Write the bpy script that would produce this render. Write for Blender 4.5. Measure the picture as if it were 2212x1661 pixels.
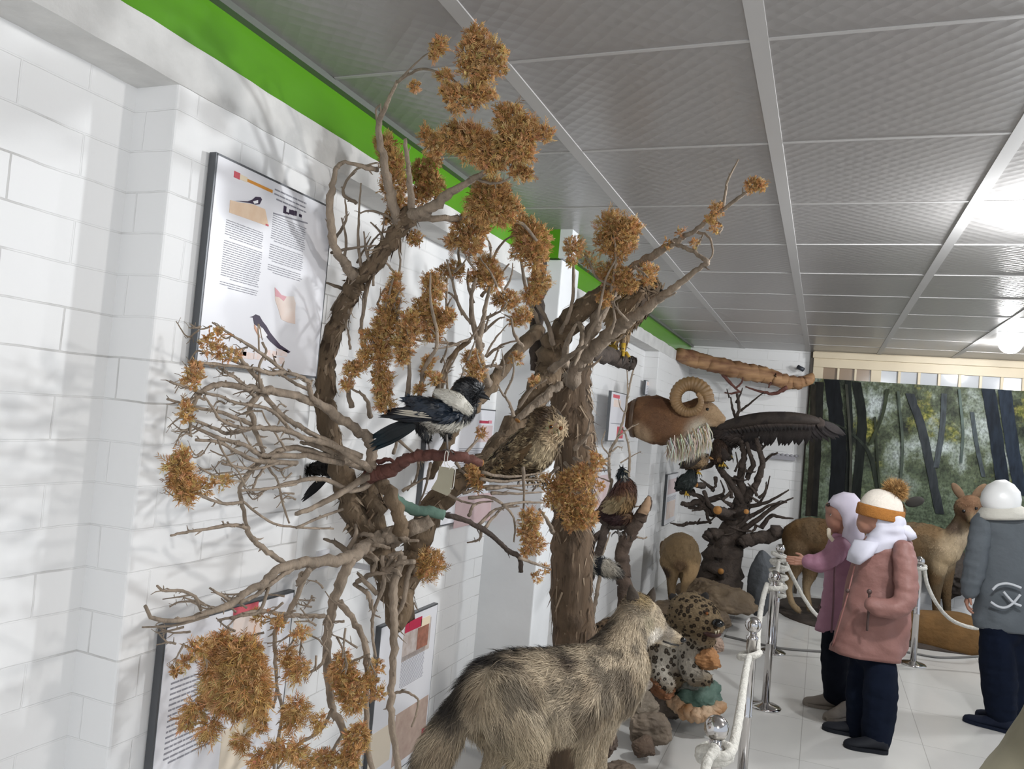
import bpy, bmesh, math, random
import numpy as np
from mathutils import Vector, Matrix, noise, kdtree
random.seed(7); np.random.seed(7)
SC = bpy.context.scene
COL = SC.collection
for _o in list(bpy.data.objects): bpy.data.objects.remove(_o, do_unlink=True)

# ------------------------------------------------------------------ camera
F, CX, CY, CAMH = 1703.0, 1106.0, 830.5, 1.55
def _basis():
    vy = Vector((1777-CX, 955-CY, F)).normalized()
    vx = -Vector((-3160-CX, 520-CY, F)); vx = (vx - vy*vx.dot(vy)).normalized()
    vz = vy.cross(vx)
    if vz.y > 0: vz = -vz
    return vx, vy, vz
_vx, _vy, _vz = _basis()
RM = Matrix((_vx, _vy, _vz))                 # camera (right, down, forward) -> world
_r, _d, _f = RM @ Vector((1,0,0)), RM @ Vector((0,1,0)), RM @ Vector((0,0,1))
cam_data = bpy.data.cameras.new('camera'); cam = bpy.data.objects.new('camera', cam_data); COL.objects.link(cam)
cam.matrix_world = Matrix(((_r.x,-_d.x,-_f.x,0),(_r.y,-_d.y,-_f.y,0),(_r.z,-_d.z,-_f.z,CAMH),(0,0,0,1)))
cam_data.sensor_fit = 'HORIZONTAL'; cam_data.sensor_width = 36; cam_data.lens = 36*F/2212
cam_data.clip_start = 0.02; cam_data.clip_end = 60
SC.camera = cam
SC.view_settings.view_transform = 'Standard'; SC.view_settings.look = 'None'
SC.view_settings.gamma = 1; SC.view_settings.use_curve_mapping = False
SC.view_settings.exposure = 0.0
SC.cycles.max_bounces = 6; SC.cycles.diffuse_bounces = 4; SC.cycles.glossy_bounces = 3
SC.cycles.sample_clamp_indirect = 4.0

def ray(px, py): return RM @ Vector((px-CX, py-CY, F))
EYE = Vector((0,0,CAMH))
def P(px, py, Y):
    d = ray(px, py); return EYE + d*(Y/d.y)
def PX(px, py, x):
    d = ray(px, py); return EYE + d*(x/d.x)
def PZ(px, py, z=0.0):
    d = ray(px, py); return EYE + d*((z-CAMH)/d.z)
def sz(px, p):                                # pixels -> metres at the distance of point p
    return px*(Vector(p)-EYE).dot(_f)/F

# ------------------------------------------------------------------ world, the room's lamps and a fill light
world = bpy.data.worlds.new('World'); SC.world = world; world.use_nodes = True
world.node_tree.nodes['Background'].inputs[0].default_value = (0.80,0.88,1.0,1)
world.node_tree.nodes['Background'].inputs[1].default_value = 0.90
def lamp_light(name, loc, power, radius, color=(1,0.97,0.93)):
    l = bpy.data.lights.new(name, 'POINT'); l.energy = power; l.shadow_soft_size = radius; l.color = color
    o = bpy.data.objects.new(name, l); o.location = loc; COL.objects.link(o); return o
lamp_light('ceiling_lamp_or_fill_light', (0.85,3.3,2.38), 118, 0.07, (0.94,0.97,1.0))
lamp_light('ceiling_lamp_or_fill_light', (1.9,2.2,2.36), 78, 0.08, (1,0.97,0.94))
lamp_light('ceiling_lamp_or_fill_light', (2.1,6.0,2.36), 80, 0.09, (0.95,0.97,1.0))
lamp_light('ceiling_lamp_or_fill_light', (0.9,-0.9,2.20), 92, 0.40, (1,0.96,0.91))  # broad soft fill light added behind the camera, not a lamp fixture

# ------------------------------------------------------------------ materials
def lin(h):
    h = h.lstrip('#'); v = [int(h[i:i+2],16)/255 for i in (0,2,4)]
    return tuple(x/12.92 if x <= .04045 else ((x+.055)/1.055)**2.4 for x in v)
_mats = {}
def mat(name, color, rough=.6, metal=0, var=0.0, scale=8.0, bump=0.0, bscale=30.0, stretch=None, color2=None, emit=None, spec=.5, coat=0, sub=0, detail=4.0):
    if name in _mats: return _mats[name]
    if isinstance(color, str): color = lin(color)
    if isinstance(color2, str): color2 = lin(color2)
    m = bpy.data.materials.new(name); m.use_nodes = True; nt = m.node_tree; b = nt.nodes['Principled BSDF']
    b.inputs['Base Color'].default_value = (*color,1); b.inputs['Roughness'].default_value = rough; b.inputs['Metallic'].default_value = metal
    b.inputs['Specular IOR Level'].default_value = spec; b.inputs['Coat Weight'].default_value = coat
    if sub: b.inputs['Subsurface Weight'].default_value = sub; b.inputs['Subsurface Radius'].default_value = (.01,.004,.002)
    if emit: b.inputs['Emission Color'].default_value = (*color,1); b.inputs['Emission Strength'].default_value = emit
    if var or bump:
        tc = nt.nodes.new('ShaderNodeTexCoord'); mp = nt.nodes.new('ShaderNodeMapping'); nt.links.new(tc.outputs['Object'], mp.inputs[0])
        if stretch: mp.inputs['Scale'].default_value = stretch
    if var or color2:
        n = nt.nodes.new('ShaderNodeTexNoise'); n.inputs['Scale'].default_value = scale; n.inputs['Detail'].default_value = detail; nt.links.new(mp.outputs[0], n.inputs[0])
        r = nt.nodes.new('ShaderNodeValToRGB'); r.color_ramp.elements[0].position = .32; r.color_ramp.elements[1].position = .68
        c2 = color2 or tuple(x*(1-var) for x in color)
        r.color_ramp.elements[0].color = (*c2,1); r.color_ramp.elements[1].color = (*color,1)
        nt.links.new(n.outputs[0], r.inputs[0]); nt.links.new(r.outputs[0], b.inputs['Base Color'])
    if bump:
        n2 = nt.nodes.new('ShaderNodeTexNoise'); n2.inputs['Scale'].default_value = bscale; n2.inputs['Detail'].default_value = 5; nt.links.new(mp.outputs[0], n2.inputs[0])
        bp = nt.nodes.new('ShaderNodeBump'); bp.inputs['Strength'].default_value = bump; bp.inputs['Distance'].default_value = .01
        nt.links.new(n2.outputs[0], bp.inputs['Height']); nt.links.new(bp.outputs[0], b.inputs['Normal'])
    _mats[name] = m; return m
def vmat(name, rough=.8, var=.25, scale=40.0, bump=.0, bscale=60.0, spec=.3, stretch=None):
    """pigment from the mesh colour attribute, broken up by noise"""
    if name in _mats: return _mats[name]
    m = bpy.data.materials.new(name); m.use_nodes = True; nt = m.node_tree; b = nt.nodes['Principled BSDF']
    b.inputs['Roughness'].default_value = rough; b.inputs['Specular IOR Level'].default_value = spec
    a = nt.nodes.new('ShaderNodeVertexColor'); a.layer_name = 'Col'
    tc = nt.nodes.new('ShaderNodeTexCoord'); mp = nt.nodes.new('ShaderNodeMapping'); nt.links.new(tc.outputs['Object'], mp.inputs[0])
    if stretch: mp.inputs['Scale'].default_value = stretch
    n = nt.nodes.new('ShaderNodeTexNoise'); n.inputs['Scale'].default_value = scale; n.inputs['Detail'].default_value = 4; nt.links.new(mp.outputs[0], n.inputs[0])
    r = nt.nodes.new('ShaderNodeValToRGB'); r.color_ramp.elements[0].position = .3; r.color_ramp.elements[1].position = .7
    r.color_ramp.elements[0].color = (1-var,)*3+(1,); r.color_ramp.elements[1].color = (1,1,1,1); nt.links.new(n.outputs[0], r.inputs[0])
    mx = nt.nodes.new('ShaderNodeMix'); mx.data_type = 'RGBA'; mx.blend_type = 'MULTIPLY'; mx.inputs[0].default_value = 1
    nt.links.new(a.outputs[0], mx.inputs[6]); nt.links.new(r.outputs[0], mx.inputs[7]); nt.links.new(mx.outputs[2], b.inputs['Base Color'])
    if bump:
        n2 = nt.nodes.new('ShaderNodeTexNoise'); n2.inputs['Scale'].default_value = bscale; n2.inputs['Detail'].default_value = 5; nt.links.new(mp.outputs[0], n2.inputs[0])
        bp = nt.nodes.new('ShaderNodeBump'); bp.inputs['Strength'].default_value = bump; bp.inputs['Distance'].default_value = .01
        nt.links.new(n2.outputs[0], bp.inputs['Height']); nt.links.new(bp.outputs[0], b.inputs['Normal'])
    _mats[name] = m; return m

# ------------------------------------------------------------------ mesh builders
def smoothstep(a, b, x):
    t = min(1, max(0, (x-a)/(b-a))) if a != b else float(x > a)
    return t*t*(3-2*t)
def catmull(pts, per):
    """smooth a list of tuples (any width)"""
    pts = [np.array(p, float) for p in pts]
    if len(pts) < 3:
        return [pts[0] + (pts[-1]-pts[0])*i/per for i in range(per+1)]
    out = []
    e = [2*pts[0]-pts[1]] + pts + [2*pts[-1]-pts[-2]]
    for i in range(1, len(e)-2):
        a, b, c, d = e[i-1], e[i], e[i+1], e[i+2]
        for k in range(per):
            t = k/per
            out.append(.5*((2*b)+(-a+c)*t+(2*a-5*b+4*c-d)*t*t+(-a+3*b-3*c+d)*t**3))
    out.append(pts[-1]); return out
class MB:
    def __init__(s): s.v = []; s.f = []; s.c = []; s.col = (1,1,1)
    def add(s, vs, fs, col=None):
        b = len(s.v); s.v.extend(tuple(v) for v in vs); s.f.extend(tuple(i+b for i in f) for f in fs)
        s.c.extend([col or s.col]*len(vs)); return b
    def box(s, lo, hi, M=None):
        x0,y0,z0 = lo; x1,y1,z1 = hi
        vs = [Vector(p) for p in ((x0,y0,z0),(x1,y0,z0),(x1,y1,z0),(x0,y1,z0),(x0,y0,z1),(x1,y0,z1),(x1,y1,z1),(x0,y1,z1))]
        if M: vs = [M @ v for v in vs]
        s.add(vs, [(0,3,2,1),(4,5,6,7),(0,1,5,4),(1,2,6,5),(2,3,7,6),(3,0,4,7)])
    def tube(s, pts, rad, n=7, rough=0.0, cap=True, flat=None, seed=0):
        """tube through points; rad number/list; rough jitters the radius (bark)"""
        pts = [Vector(p) for p in pts]; m = len(pts)
        if not hasattr(rad, '__len__'): rad = [rad]*m
        up = None; rings = []; vs = []
        for i, p in enumerate(pts):
            t = (pts[min(i+1,m-1)]-pts[max(i-1,0)])
            if t.length < 1e-9: t = Vector((0,0,1))
            t.normalize()
            if up is None: up = Vector((0,0,1)) if abs(t.z) < .9 else Vector((0,1,0))
            up = (up - t*up.dot(t))
            if up.length < 1e-6: up = t.orthogonal()
            up.normalize(); sd = t.cross(up)
            for k in range(n):
                a = 2*math.pi*k/n; r = rad[i]
                if rough: r *= 1 + rough*noise.noise(p*38 + Vector((math.cos(a),math.sin(a),seed))*1.7)
                if flat: vs.append(p + up*math.cos(a)*r + sd*math.sin(a)*r*flat)
                else: vs.append(p + up*math.cos(a)*r + sd*math.sin(a)*r)
        fs = [(i*n+k, i*n+(k+1)%n, (i+1)*n+(k+1)%n, (i+1)*n+k) for i in range(m-1) for k in range(n)]
        if cap:
            fs.append(tuple(range(n-1,-1,-1))); fs.append(tuple((m-1)*n+k for k in range(n)))
        s.add(vs, fs)
    def ball(s, c, r, seg=16, rings=10, M=None, lump=0.0, freq=3.0, seed=0):
        if not hasattr(r, '__len__'): r = (r,r,r)
        vs = []; c = Vector(c)
        for i in range(rings+1):
            th = math.pi*i/rings
            for k in range(seg):
                ph = 2*math.pi*k/seg
                d = Vector((math.sin(th)*math.cos(ph), math.sin(th)*math.sin(ph), math.cos(th)))
                q = 1 + (lump*noise.noise(d*freq+Vector((seed*7.3,seed,0))) if lump else 0)
                v = Vector((d.x*r[0]*q, d.y*r[1]*q, d.z*r[2]*q))
                vs.append(c + (M @ v if M else v))
        fs = []
        for i in range(rings):
            for k in range(seg):
                a, b = i*seg+k, i*seg+(k+1)%seg
                fs.append((a, a+seg, b+seg, b))
        s.add(vs, fs)
    def loft(s, rings, cap=True):
        n = len(rings[0]); vs = [v for r in rings for v in r]; m = len(rings)
        fs = [(i*n+k, i*n+(k+1)%n, (i+1)*n+(k+1)%n, (i+1)*n+k) for i in range(m-1) for k in range(n)]
        if cap: fs.append(tuple(range(n-1,-1,-1))); fs.append(tuple((m-1)*n+k for k in range(n)))
        s.add(vs, fs)
    def lathe(s, prof, c=(0,0,0), n=24):
        """profile (radius, z)"""
        c = Vector(c)
        s.loft([[c+Vector((r*math.cos(2*math.pi*k/n), r*math.sin(2*math.pi*k/n), z)) for k in range(n)] for r, z in prof])
    def slab(s, poly, off):
        """thick flat polygon: poly of points, off = thickness vector"""
        n = len(poly); a = [Vector(p) for p in poly]; b = [p+Vector(off) for p in a]
        s.add(a+b, [tuple(range(n-1,-1,-1)), tuple(range(n,2*n))]+[(k,(k+1)%n,n+(k+1)%n,n+k) for k in range(n)])
    def build(s, name, m, parent=None, smooth=True, color=False):
        me = bpy.data.meshes.new(name); me.from_pydata(s.v, [], s.f)
        if color or any(c != (1,1,1) for c in s.c[:1]):
            at = me.color_attributes.new('Col', 'FLOAT_COLOR', 'POINT')
            arr = np.ones((len(s.v),4), np.float32); arr[:,:3] = np.array(s.c, np.float32); at.data.foreach_set('color', arr.ravel())
        if smooth: me.polygons.foreach_set('use_smooth', [True]*len(me.polygons))
        me.update()
        o = bpy.data.objects.new(name, me); COL.objects.link(o)
        if m: me.materials.append(m)
        if parent: o.parent = parent; o.matrix_parent_inverse = parent.matrix_basis.inverted()
        return o
def clean(o, sharp=math.radians(40)):
    bm = bmesh.new(); bm.from_mesh(o.data); bmesh.ops.remove_doubles(bm, verts=bm.verts, dist=1e-5); bmesh.ops.recalc_face_normals(bm, faces=bm.faces)
    bm.to_mesh(o.data); bm.free(); return o
def bevel(o, w=.004, seg=2):
    md = o.modifiers.new('bevel','BEVEL'); md.width = w; md.segments = seg; md.limit_method = 'ANGLE'; return o
def tag(o, label, cat, group=None, kind=None):
    if label: o['label'] = label
    if cat: o['category'] = cat
    if group: o['group'] = group
    if kind: o['kind'] = kind
    return o
def thing(name, label, cat, loc, group=None):
    o = bpy.data.objects.new(name, None); o.empty_display_size = .05; o.location = loc; COL.objects.link(o)
    bpy.context.view_layer.update() if False else None
    return tag(o, label, cat, group)
def struct(o): o['kind'] = 'structure'; return o

# organic bodies: overlapping balls fused into one skin by a voxel remesh
def chain(pts, per=None):
    """[(x,y,z,r)...] -> dense list of (Vector, r, tangent)"""
    c = catmull(pts, 10); out = []; last = None
    for i, q in enumerate(c):
        p = Vector(q[:3]); r = max(q[3], .0015)
        if last is not None and (p-last).length < r*.3 and i < len(c)-1: continue
        t = Vector(c[min(i+1,len(c)-1)][:3]) - Vector(c[max(i-1,0)][:3])
        out.append((p, r, t.normalized() if t.length > 1e-9 else Vector((0,0,1)))); last = p
    return out
def pch(pts):
    """pixel chain [(px,py,Y,rpx)...] -> world chain"""
    o = []
    for px, py, Y, r in pts:
        p = P(px,py,Y); o.append((p.x,p.y,p.z,sz(r,p)))
    return o
_ICO = None
def fuse(name, chains, voxel, m, parent=None, smooth=4, blobs=(), paint=None, base=(.5,.5,.5)):
    """chains: lists of (x,y,z,r); blobs: (center,(rx,ry,rz),Matrix or None)"""
    global _ICO
    if _ICO is None:
        bm = bmesh.new(); bmesh.ops.create_icosphere(bm, subdivisions=2, radius=1)
        _ICO = (np.array([v.co[:] for v in bm.verts]), [[v.index for v in f.verts] for f in bm.faces]); bm.free()
    V, Fc = _ICO; vs = []; fs = []; samples = []
    for ch in chains:
        for p, r, t in chain(ch):
            b = len(vs); vs.extend((V*r+np.array(p)).tolist()); fs.extend([[i+b for i in f] for f in Fc]); samples.append((p, t, r))
    for c, r, M in blobs:
        q = V*np.array(r if hasattr(r,'__len__') else (r,r,r))
        if M is not None: q = q @ np.array(M.to_3x3()).T
        b = len(vs); vs.extend((q+np.array(c)).tolist()); fs.extend([[i+b for i in f] for f in Fc])
    me = bpy.data.meshes.new(name); me.from_pydata(vs, [], fs); o = bpy.data.objects.new(name, me); COL.objects.link(o)
    md = o.modifiers.new('r','REMESH'); md.mode = 'VOXEL'; md.voxel_size = voxel
    if smooth: s = o.modifiers.new('s','SMOOTH'); s.factor = .5; s.iterations = smooth
    dg = bpy.context.evaluated_depsgraph_get(); new = bpy.data.meshes.new_from_object(o.evaluated_get(dg))
    o.modifiers.clear(); o.data = new; bpy.data.meshes.remove(me); new.name = name
    new.materials.clear(); new.materials.append(m)
    new.polygons.foreach_set('use_smooth', [True]*len(new.polygons))
    if paint is not None: paint_mesh(o, base, paint)
    if parent: o.parent = parent; o.matrix_parent_inverse = parent.matrix_basis.inverted()
    o['_'] = 0; del o['_']
    o_samples[o.name] = samples
    return o
o_samples = {}
def paint_mesh(o, base, spots):
    """spots: (center, radius, colour[, softness]) in order, or a callable(co, no, colour)->colour"""
    me = o.data; n = len(me.vertices)
    co = np.empty(n*3); me.vertices.foreach_get('co', co); co = co.reshape(-1,3)
    col = np.tile(np.array(base, float), (n,1))
    for sp in spots:
        if callable(sp):
            for i in range(n): col[i] = sp(Vector(co[i]), me.vertices[i].normal, col[i])
            continue
        c, r, k = sp[:3]; soft = sp[3] if len(sp) > 3 else .35
        if hasattr(r,'__len__'): d = np.sqrt((((co-np.array(c))/np.array(r))**2).sum(1))
        else: d = np.linalg.norm(co-np.array(c), axis=1)/r
        w = np.clip((1+soft-d)/(2*soft), 0, 1); w = w*w*(3-2*w)
        col = col*(1-w[:,None]) + np.array(k)*w[:,None]
    at = me.color_attributes.get('Col') or me.color_attributes.new('Col','FLOAT_COLOR','POINT')
    a = np.ones((n,4), np.float32); a[:,:3] = col; at.data.foreach_set('color', a.ravel())
def psp(px, py, Y, r, col, soft=.35):
    p = P(px,py,Y); return (tuple(p), sz(r,p), col, soft)
def fur(o, n, length, width, m, parent, lift=.35, jitter=.35, name='fur', keep=None, droop=0.15, shade=.25, seed=3, reverse=False, lenfn=None):
    """a coat of tapered hairs lying along the body, one mesh"""
    rs = np.random.RandomState(seed); me = o.data; me.calc_loop_triangles()
    nt = len(me.loop_triangles); tri = np.empty(nt*3, np.int32); me.loop_triangles.foreach_get('vertices', tri); tri = tri.reshape(-1,3)
    co = np.empty(len(me.vertices)*3); me.vertices.foreach_get('co', co); co = co.reshape(-1,3)
    ca = np.ones(len(me.vertices)*4, np.float32)
    if me.color_attributes.get('Col'): me.color_attributes['Col'].data.foreach_get('color', ca)
    ca = ca.reshape(-1,4)[:,:3]
    A, B, C = co[tri[:,0]], co[tri[:,1]], co[tri[:,2]]; nr = np.cross(B-A, C-A); ar = np.linalg.norm(nr, axis=1); nr = nr/np.maximum(ar,1e-12)[:,None]
    idx = rs.choice(nt, n, p=ar/ar.sum()); u, v = rs.rand(n), rs.rand(n); fl = u+v > 1; u[fl] = 1-u[fl]; v[fl] = 1-v[fl]
    pos = A[idx]+(B-A)[idx]*u[:,None]+(C-A)[idx]*v[:,None]; nn = nr[idx]; cc = ca[tri[idx,0]]
    S = o_samples[o.name]; kd = kdtree.KDTree(len(S))
    for i, s in enumerate(S): kd.insert(s[0], i)
    kd.balance()
    mb = MB(); sg = -1 if reverse else 1
    for i in range(n):
        p = Vector(pos[i]); nv = Vector(nn[i])
        if keep and not keep(p, nv): continue
        t = S[kd.find(p)[1]][1]*sg
        if t.z > .55: t = -t
        fl_ = (t - nv*t.dot(nv)); fl_ = fl_ + Vector(rs.normal(size=3))*jitter + Vector((0,0,-droop))
        fl_ = fl_ - nv*fl_.dot(nv)
        if fl_.length < 1e-6: continue
        fl_.normalize(); d = (fl_ + nv*lift*(.6+.8*rs.rand())).normalized()
        L = length*(.6+.8*rs.rand())*(lenfn(p) if lenfn else 1); w = width*(.7+.6*rs.rand()); sd = fl_.cross(nv)*w*.5
        q = p + d*L*.55; tip = p + d*L*.75 + fl_*L*.25 - Vector((0,0,L*.08))
        k = cc[i]*(1+shade*(rs.rand()*2-1))
        mb.add((p-sd-nv*.002, p+sd-nv*.002, q+sd*.7, q-sd*.7, tip), ((0,1,2,3),(3,2,4)), tuple(k))
    f = mb.build(name, m, parent, smooth=False, color=True); f['kind'] = 'stuff'; return f
# ------------------------------------------------------------------ the room
WX, RX, H, BY = -1.39, -1.52, 2.47, 8.65      # pilaster face, recess face, ceiling, back wall
def brick_mat(name, color, mortar, course=.0945, width=.31):
    m = bpy.data.materials.new(name); m.use_nodes = True; nt = m.node_tree; b = nt.nodes['Principled BSDF']; L = nt.links.new
    b.inputs['Roughness'].default_value = .55; b.inputs['Specular IOR Level'].default_value = .3
    g = nt.nodes.new('ShaderNodeNewGeometry'); sp = nt.nodes.new('ShaderNodeSeparateXYZ'); L(g.outputs['Position'], sp.inputs[0])
    ad = nt.nodes.new('ShaderNodeMath'); L(sp.outputs[0], ad.inputs[0]); L(sp.outputs[1], ad.inputs[1])
    cb = nt.nodes.new('ShaderNodeCombineXYZ'); L(ad.outputs[0], cb.inputs[0]); L(sp.outputs[2], cb.inputs[1])
    wob = nt.nodes.new('ShaderNodeTexNoise'); wob.inputs['Scale'].default_value = 5; wob.inputs['Detail'].default_value = 3; L(g.outputs['Position'], wob.inputs[0])
    ws = nt.nodes.new('ShaderNodeVectorMath'); ws.operation = 'SCALE'; ws.inputs[3].default_value = .012; L(wob.outputs['Color'], ws.inputs[0])
    av = nt.nodes.new('ShaderNodeVectorMath'); L(cb.outputs[0], av.inputs[0]); L(ws.outputs[0], av.inputs[1])
    br = nt.nodes.new('ShaderNodeTexBrick'); br.inputs['Scale'].default_value = 1; br.inputs['Brick Width'].default_value = width; br.inputs['Row Height'].default_value = course
    br.inputs['Mortar Size'].default_value = .0028; br.inputs['Mortar Smooth'].default_value = .6; br.inputs['Bias'].default_value = 0
    L(av.outputs[0], br.inputs[0])
    n = nt.nodes.new('ShaderNodeTexNoise'); n.inputs['Scale'].default_value = 3.5; n.inputs['Detail'].default_value = 6; L(g.outputs['Position'], n.inputs[0])
    # paint fills most joints: only broken stretches stay open
    r = nt.nodes.new('ShaderNodeValToRGB'); r.color_ramp.elements[0].position = .48; r.color_ramp.elements[1].position = .70; L(n.outputs[0], r.inputs[0])
    gap = nt.nodes.new('ShaderNodeMath'); gap.operation = 'MULTIPLY'; L(br.outputs['Fac'], gap.inputs[0]); L(r.outputs[0], gap.inputs[1])
    mx = nt.nodes.new('ShaderNodeMix'); mx.data_type = 'RGBA'; mx.inputs[6].default_value = (*lin(color),1); mx.inputs[7].default_value = (*lin(mortar),1); L(gap.outputs[0], mx.inputs[0])
    L(mx.outputs[2], b.inputs['Base Color'])
    n2 = nt.nodes.new('ShaderNodeTexNoise'); n2.inputs['Scale'].default_value = 26; n2.inputs['Detail'].default_value = 6; L(g.outputs['Position'], n2.inputs[0])
    hs = nt.nodes.new('ShaderNodeMath'); hs.operation = 'MULTIPLY_ADD'; hs.inputs[1].default_value = .35; L(n2.outputs[0], hs.inputs[0])
    inv = nt.nodes.new('ShaderNodeMath'); inv.operation = 'SUBTRACT'; inv.inputs[0].default_value = 1; L(br.outputs['Fac'], inv.inputs[1]); L(inv.outputs[0], hs.inputs[2])
    bp = nt.nodes.new('ShaderNodeBump'); bp.inputs['Strength'].default_value = .45; bp.inputs['Distance'].default_value = .005; L(hs.outputs[0], bp.inputs['Height']); L(bp.outputs[0], b.inputs['Normal'])
    return m
M_brick = brick_mat('painted_brick', '#ebebea', '#a8a5a1')
M_conc = mat('painted_concrete', '#dcdbd8', .7, var=.18, scale=9, bump=.5, bscale=22)
M_green = mat('glossy_green_paint', '#5a981d', .2, var=.08, scale=3, spec=.6, bump=.08, bscale=7, stretch=(1,.8,3))

def rough_edge_strip(mb, x, y0, y1, z0, z1, n=160, amp=.006, thick=.15):
    """beam face whose top edge is ragged"""
    top = [z1 + amp*noise.noise(Vector((i*.35,0,1.3))) + amp*.8*noise.noise(Vector((i*1.3,4,0))) for i in range(n+1)]
    bot = [z0 + amp*.8*noise.noise(Vector((i*.5,9,2.3))) for i in range(n+1)]
    vs = []; fs = []
    for i in range(n+1):
        y = y0+(y1-y0)*i/n
        vs += [(x-thick,y,bot[i]),(x,y,bot[i]),(x,y,top[i]),(x-thick,y,top[i])]
    for i in range(n):
        a = i*4; b = a+4
        fs += [(a+k, a+(k+1)%4, b+(k+1)%4, b+k) for k in range(4)]
    fs += [(3,2,1,0), tuple(n*4+k for k in range(4))]
    mb.add(vs, fs)

w = MB()
w.box((-1.75,-1.5,0),(RX,BY,H+.05))                        # recess plane
w.box((RX-.02,1.325,0),(WX-.004,1.93,2.27)); w.box((RX-.02,6.95,0),(WX-.004,BY,2.27))
wl = struct(bevel(w.build('wall_left', M_brick, smooth=False), .006, 2))
w = MB(); w.box((RX-.02,3.62,0),(-1.235,3.9,2.325)); cp = bevel(w.build('pilaster_wall', mat('painted_plaster','#e8eaeb',.6,var=.06,scale=6,bump=.15,bscale=14), smooth=False), .006); struct(cp); cp.name = 'trim_1'
w = MB(); rough_edge_strip(w, WX, -1.5, BY, 2.225, 2.325); struct(w.build('trim_2', M_conc, smooth=False))
w = MB(); w.box((-1.6,-1.5,2.30),(-1.398,3.61,H)); w.box((-1.6,3.91,2.30),(-1.398,BY,H)); struct(w.build('trim_3', M_green, smooth=False))
w = MB(); w.box((-1.56,3.60,2.33),(-1.252,3.91,H)); struct(w.build('trim_4', M_green, smooth=False))
w = MB(); w.box((-1.252,3.60,2.33),(-1.19,3.70,H)); struct(w.build('trim_5', mat('white_paint','#dfe1e2',.5,var=.04), smooth=False))
w = MB(); w.box((-1.398,-1.5,2.452),(-1.372,BY,H)); struct(w.build('trim_6', mat('grey_edge_trim','#6d726a',.45,metal=.3), smooth=False))

# back wall, floor
w = MB(); w.box((-1.75,BY,0),(3.6,BY+.12,H+.05)); struct(w.build('wall_back', M_brick, smooth=False))
def tile_mat():
    m = bpy.data.materials.new('polished_floor_tile'); m.use_nodes = True; nt = m.node_tree; b = nt.nodes['Principled BSDF']; L = nt.links.new
    b.inputs['Roughness'].default_value = .2; b.inputs['Specular IOR Level'].default_value = .35
    g = nt.nodes.new('ShaderNodeNewGeometry')
    br = nt.nodes.new('ShaderNodeTexBrick'); br.offset = 0; br.inputs['Scale'].default_value = 1; br.inputs['Brick Width'].default_value = .6; br.inputs['Row Height'].default_value = .6; br.inputs['Mortar Size'].default_value = .002
    br.inputs['Color1'].default_value = (*lin('#d3d1cc'),1); br.inputs['Color2'].default_value = (*lin('#cfcdc9'),1); br.inputs['Mortar'].default_value = (*lin('#aeaca6'),1)
    L(g.outputs['Position'], br.inputs[0]); 
    n = nt.nodes.new('ShaderNodeTexNoise'); n.inputs['Scale'].default_value = 2.2; n.inputs['Detail'].default_value = 6; L(g.outputs['Position'], n.inputs[0])
    mx = nt.nodes.new('ShaderNodeMix'); mx.data_type = 'RGBA'; mx.blend_type = 'MULTIPLY'; mx.inputs[0].default_value = .18; L(br.outputs[0], mx.inputs[6]); L(n.outputs[0], mx.inputs[7]); L(mx.outputs[2], b.inputs['Base Color'])
    return m
w = MB(); w.box((-1.75,-1.5,-.1),(3.6,BY+.12,0)); struct(w.build('floor', tile_mat(), smooth=False))

# ceiling: embossed glossy panels in a metal grid
def ceil_mat():
    m = bpy.data.materials.new('embossed_ceiling_panel'); m.use_nodes = True; nt = m.node_tree; b = nt.nodes['Principled BSDF']; L = nt.links.new
    b.inputs['Base Color'].default_value = (*lin('#94918f'),1); b.inputs['Roughness'].default_value = .30; b.inputs['Specular IOR Level'].default_value = .6
    g = nt.nodes.new('ShaderNodeNewGeometry'); mp = nt.nodes.new('ShaderNodeMapping'); mp.inputs['Rotation'].default_value = (0,0,math.radians(45)); mp.inputs['Scale'].default_value = (1,1,0); L(g.outputs['Position'], mp.inputs[0])
    vo = nt.nodes.new('ShaderNodeTexVoronoi'); vo.inputs['Scale'].default_value = 26; vo.inputs['Randomness'].default_value = .15; L(mp.outputs[0], vo.inputs[0])
    bp = nt.nodes.new('ShaderNodeBump'); bp.inputs['Strength'].default_value = .35; bp.inputs['Distance'].default_value = .004; L(vo.outputs['Distance'], bp.inputs['Height']); L(bp.outputs[0], b.inputs['Normal'])
    return m
w = MB(); w.box((-1.6,-1.5,H),(3.6,BY+.12,H+.1)); ce = struct(w.build('ceiling', ceil_mat(), smooth=False))
M_grid = mat('ceiling_grid_metal', '#b3b1af', .45)
for x in (-.85,-.2,.458,1.11,1.77,2.43,3.09):
    w = MB(); w.box((x-.021,-1.5,H-.004),(x+.021,BY,H+.002)); struct(w.build('grid_bar', M_grid, ce, smooth=False))
y0 = 2.022*.92-.683*4
for i in range(14):
    y = y0+.683*i
    if -1.5 < y < BY-.1:
        w = MB(); w.box((-1.37,y-.006,H-.0025),(3.6,y+.006,H+.002)); struct(w.build('grid_strip', M_grid, ce, smooth=False))

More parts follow.
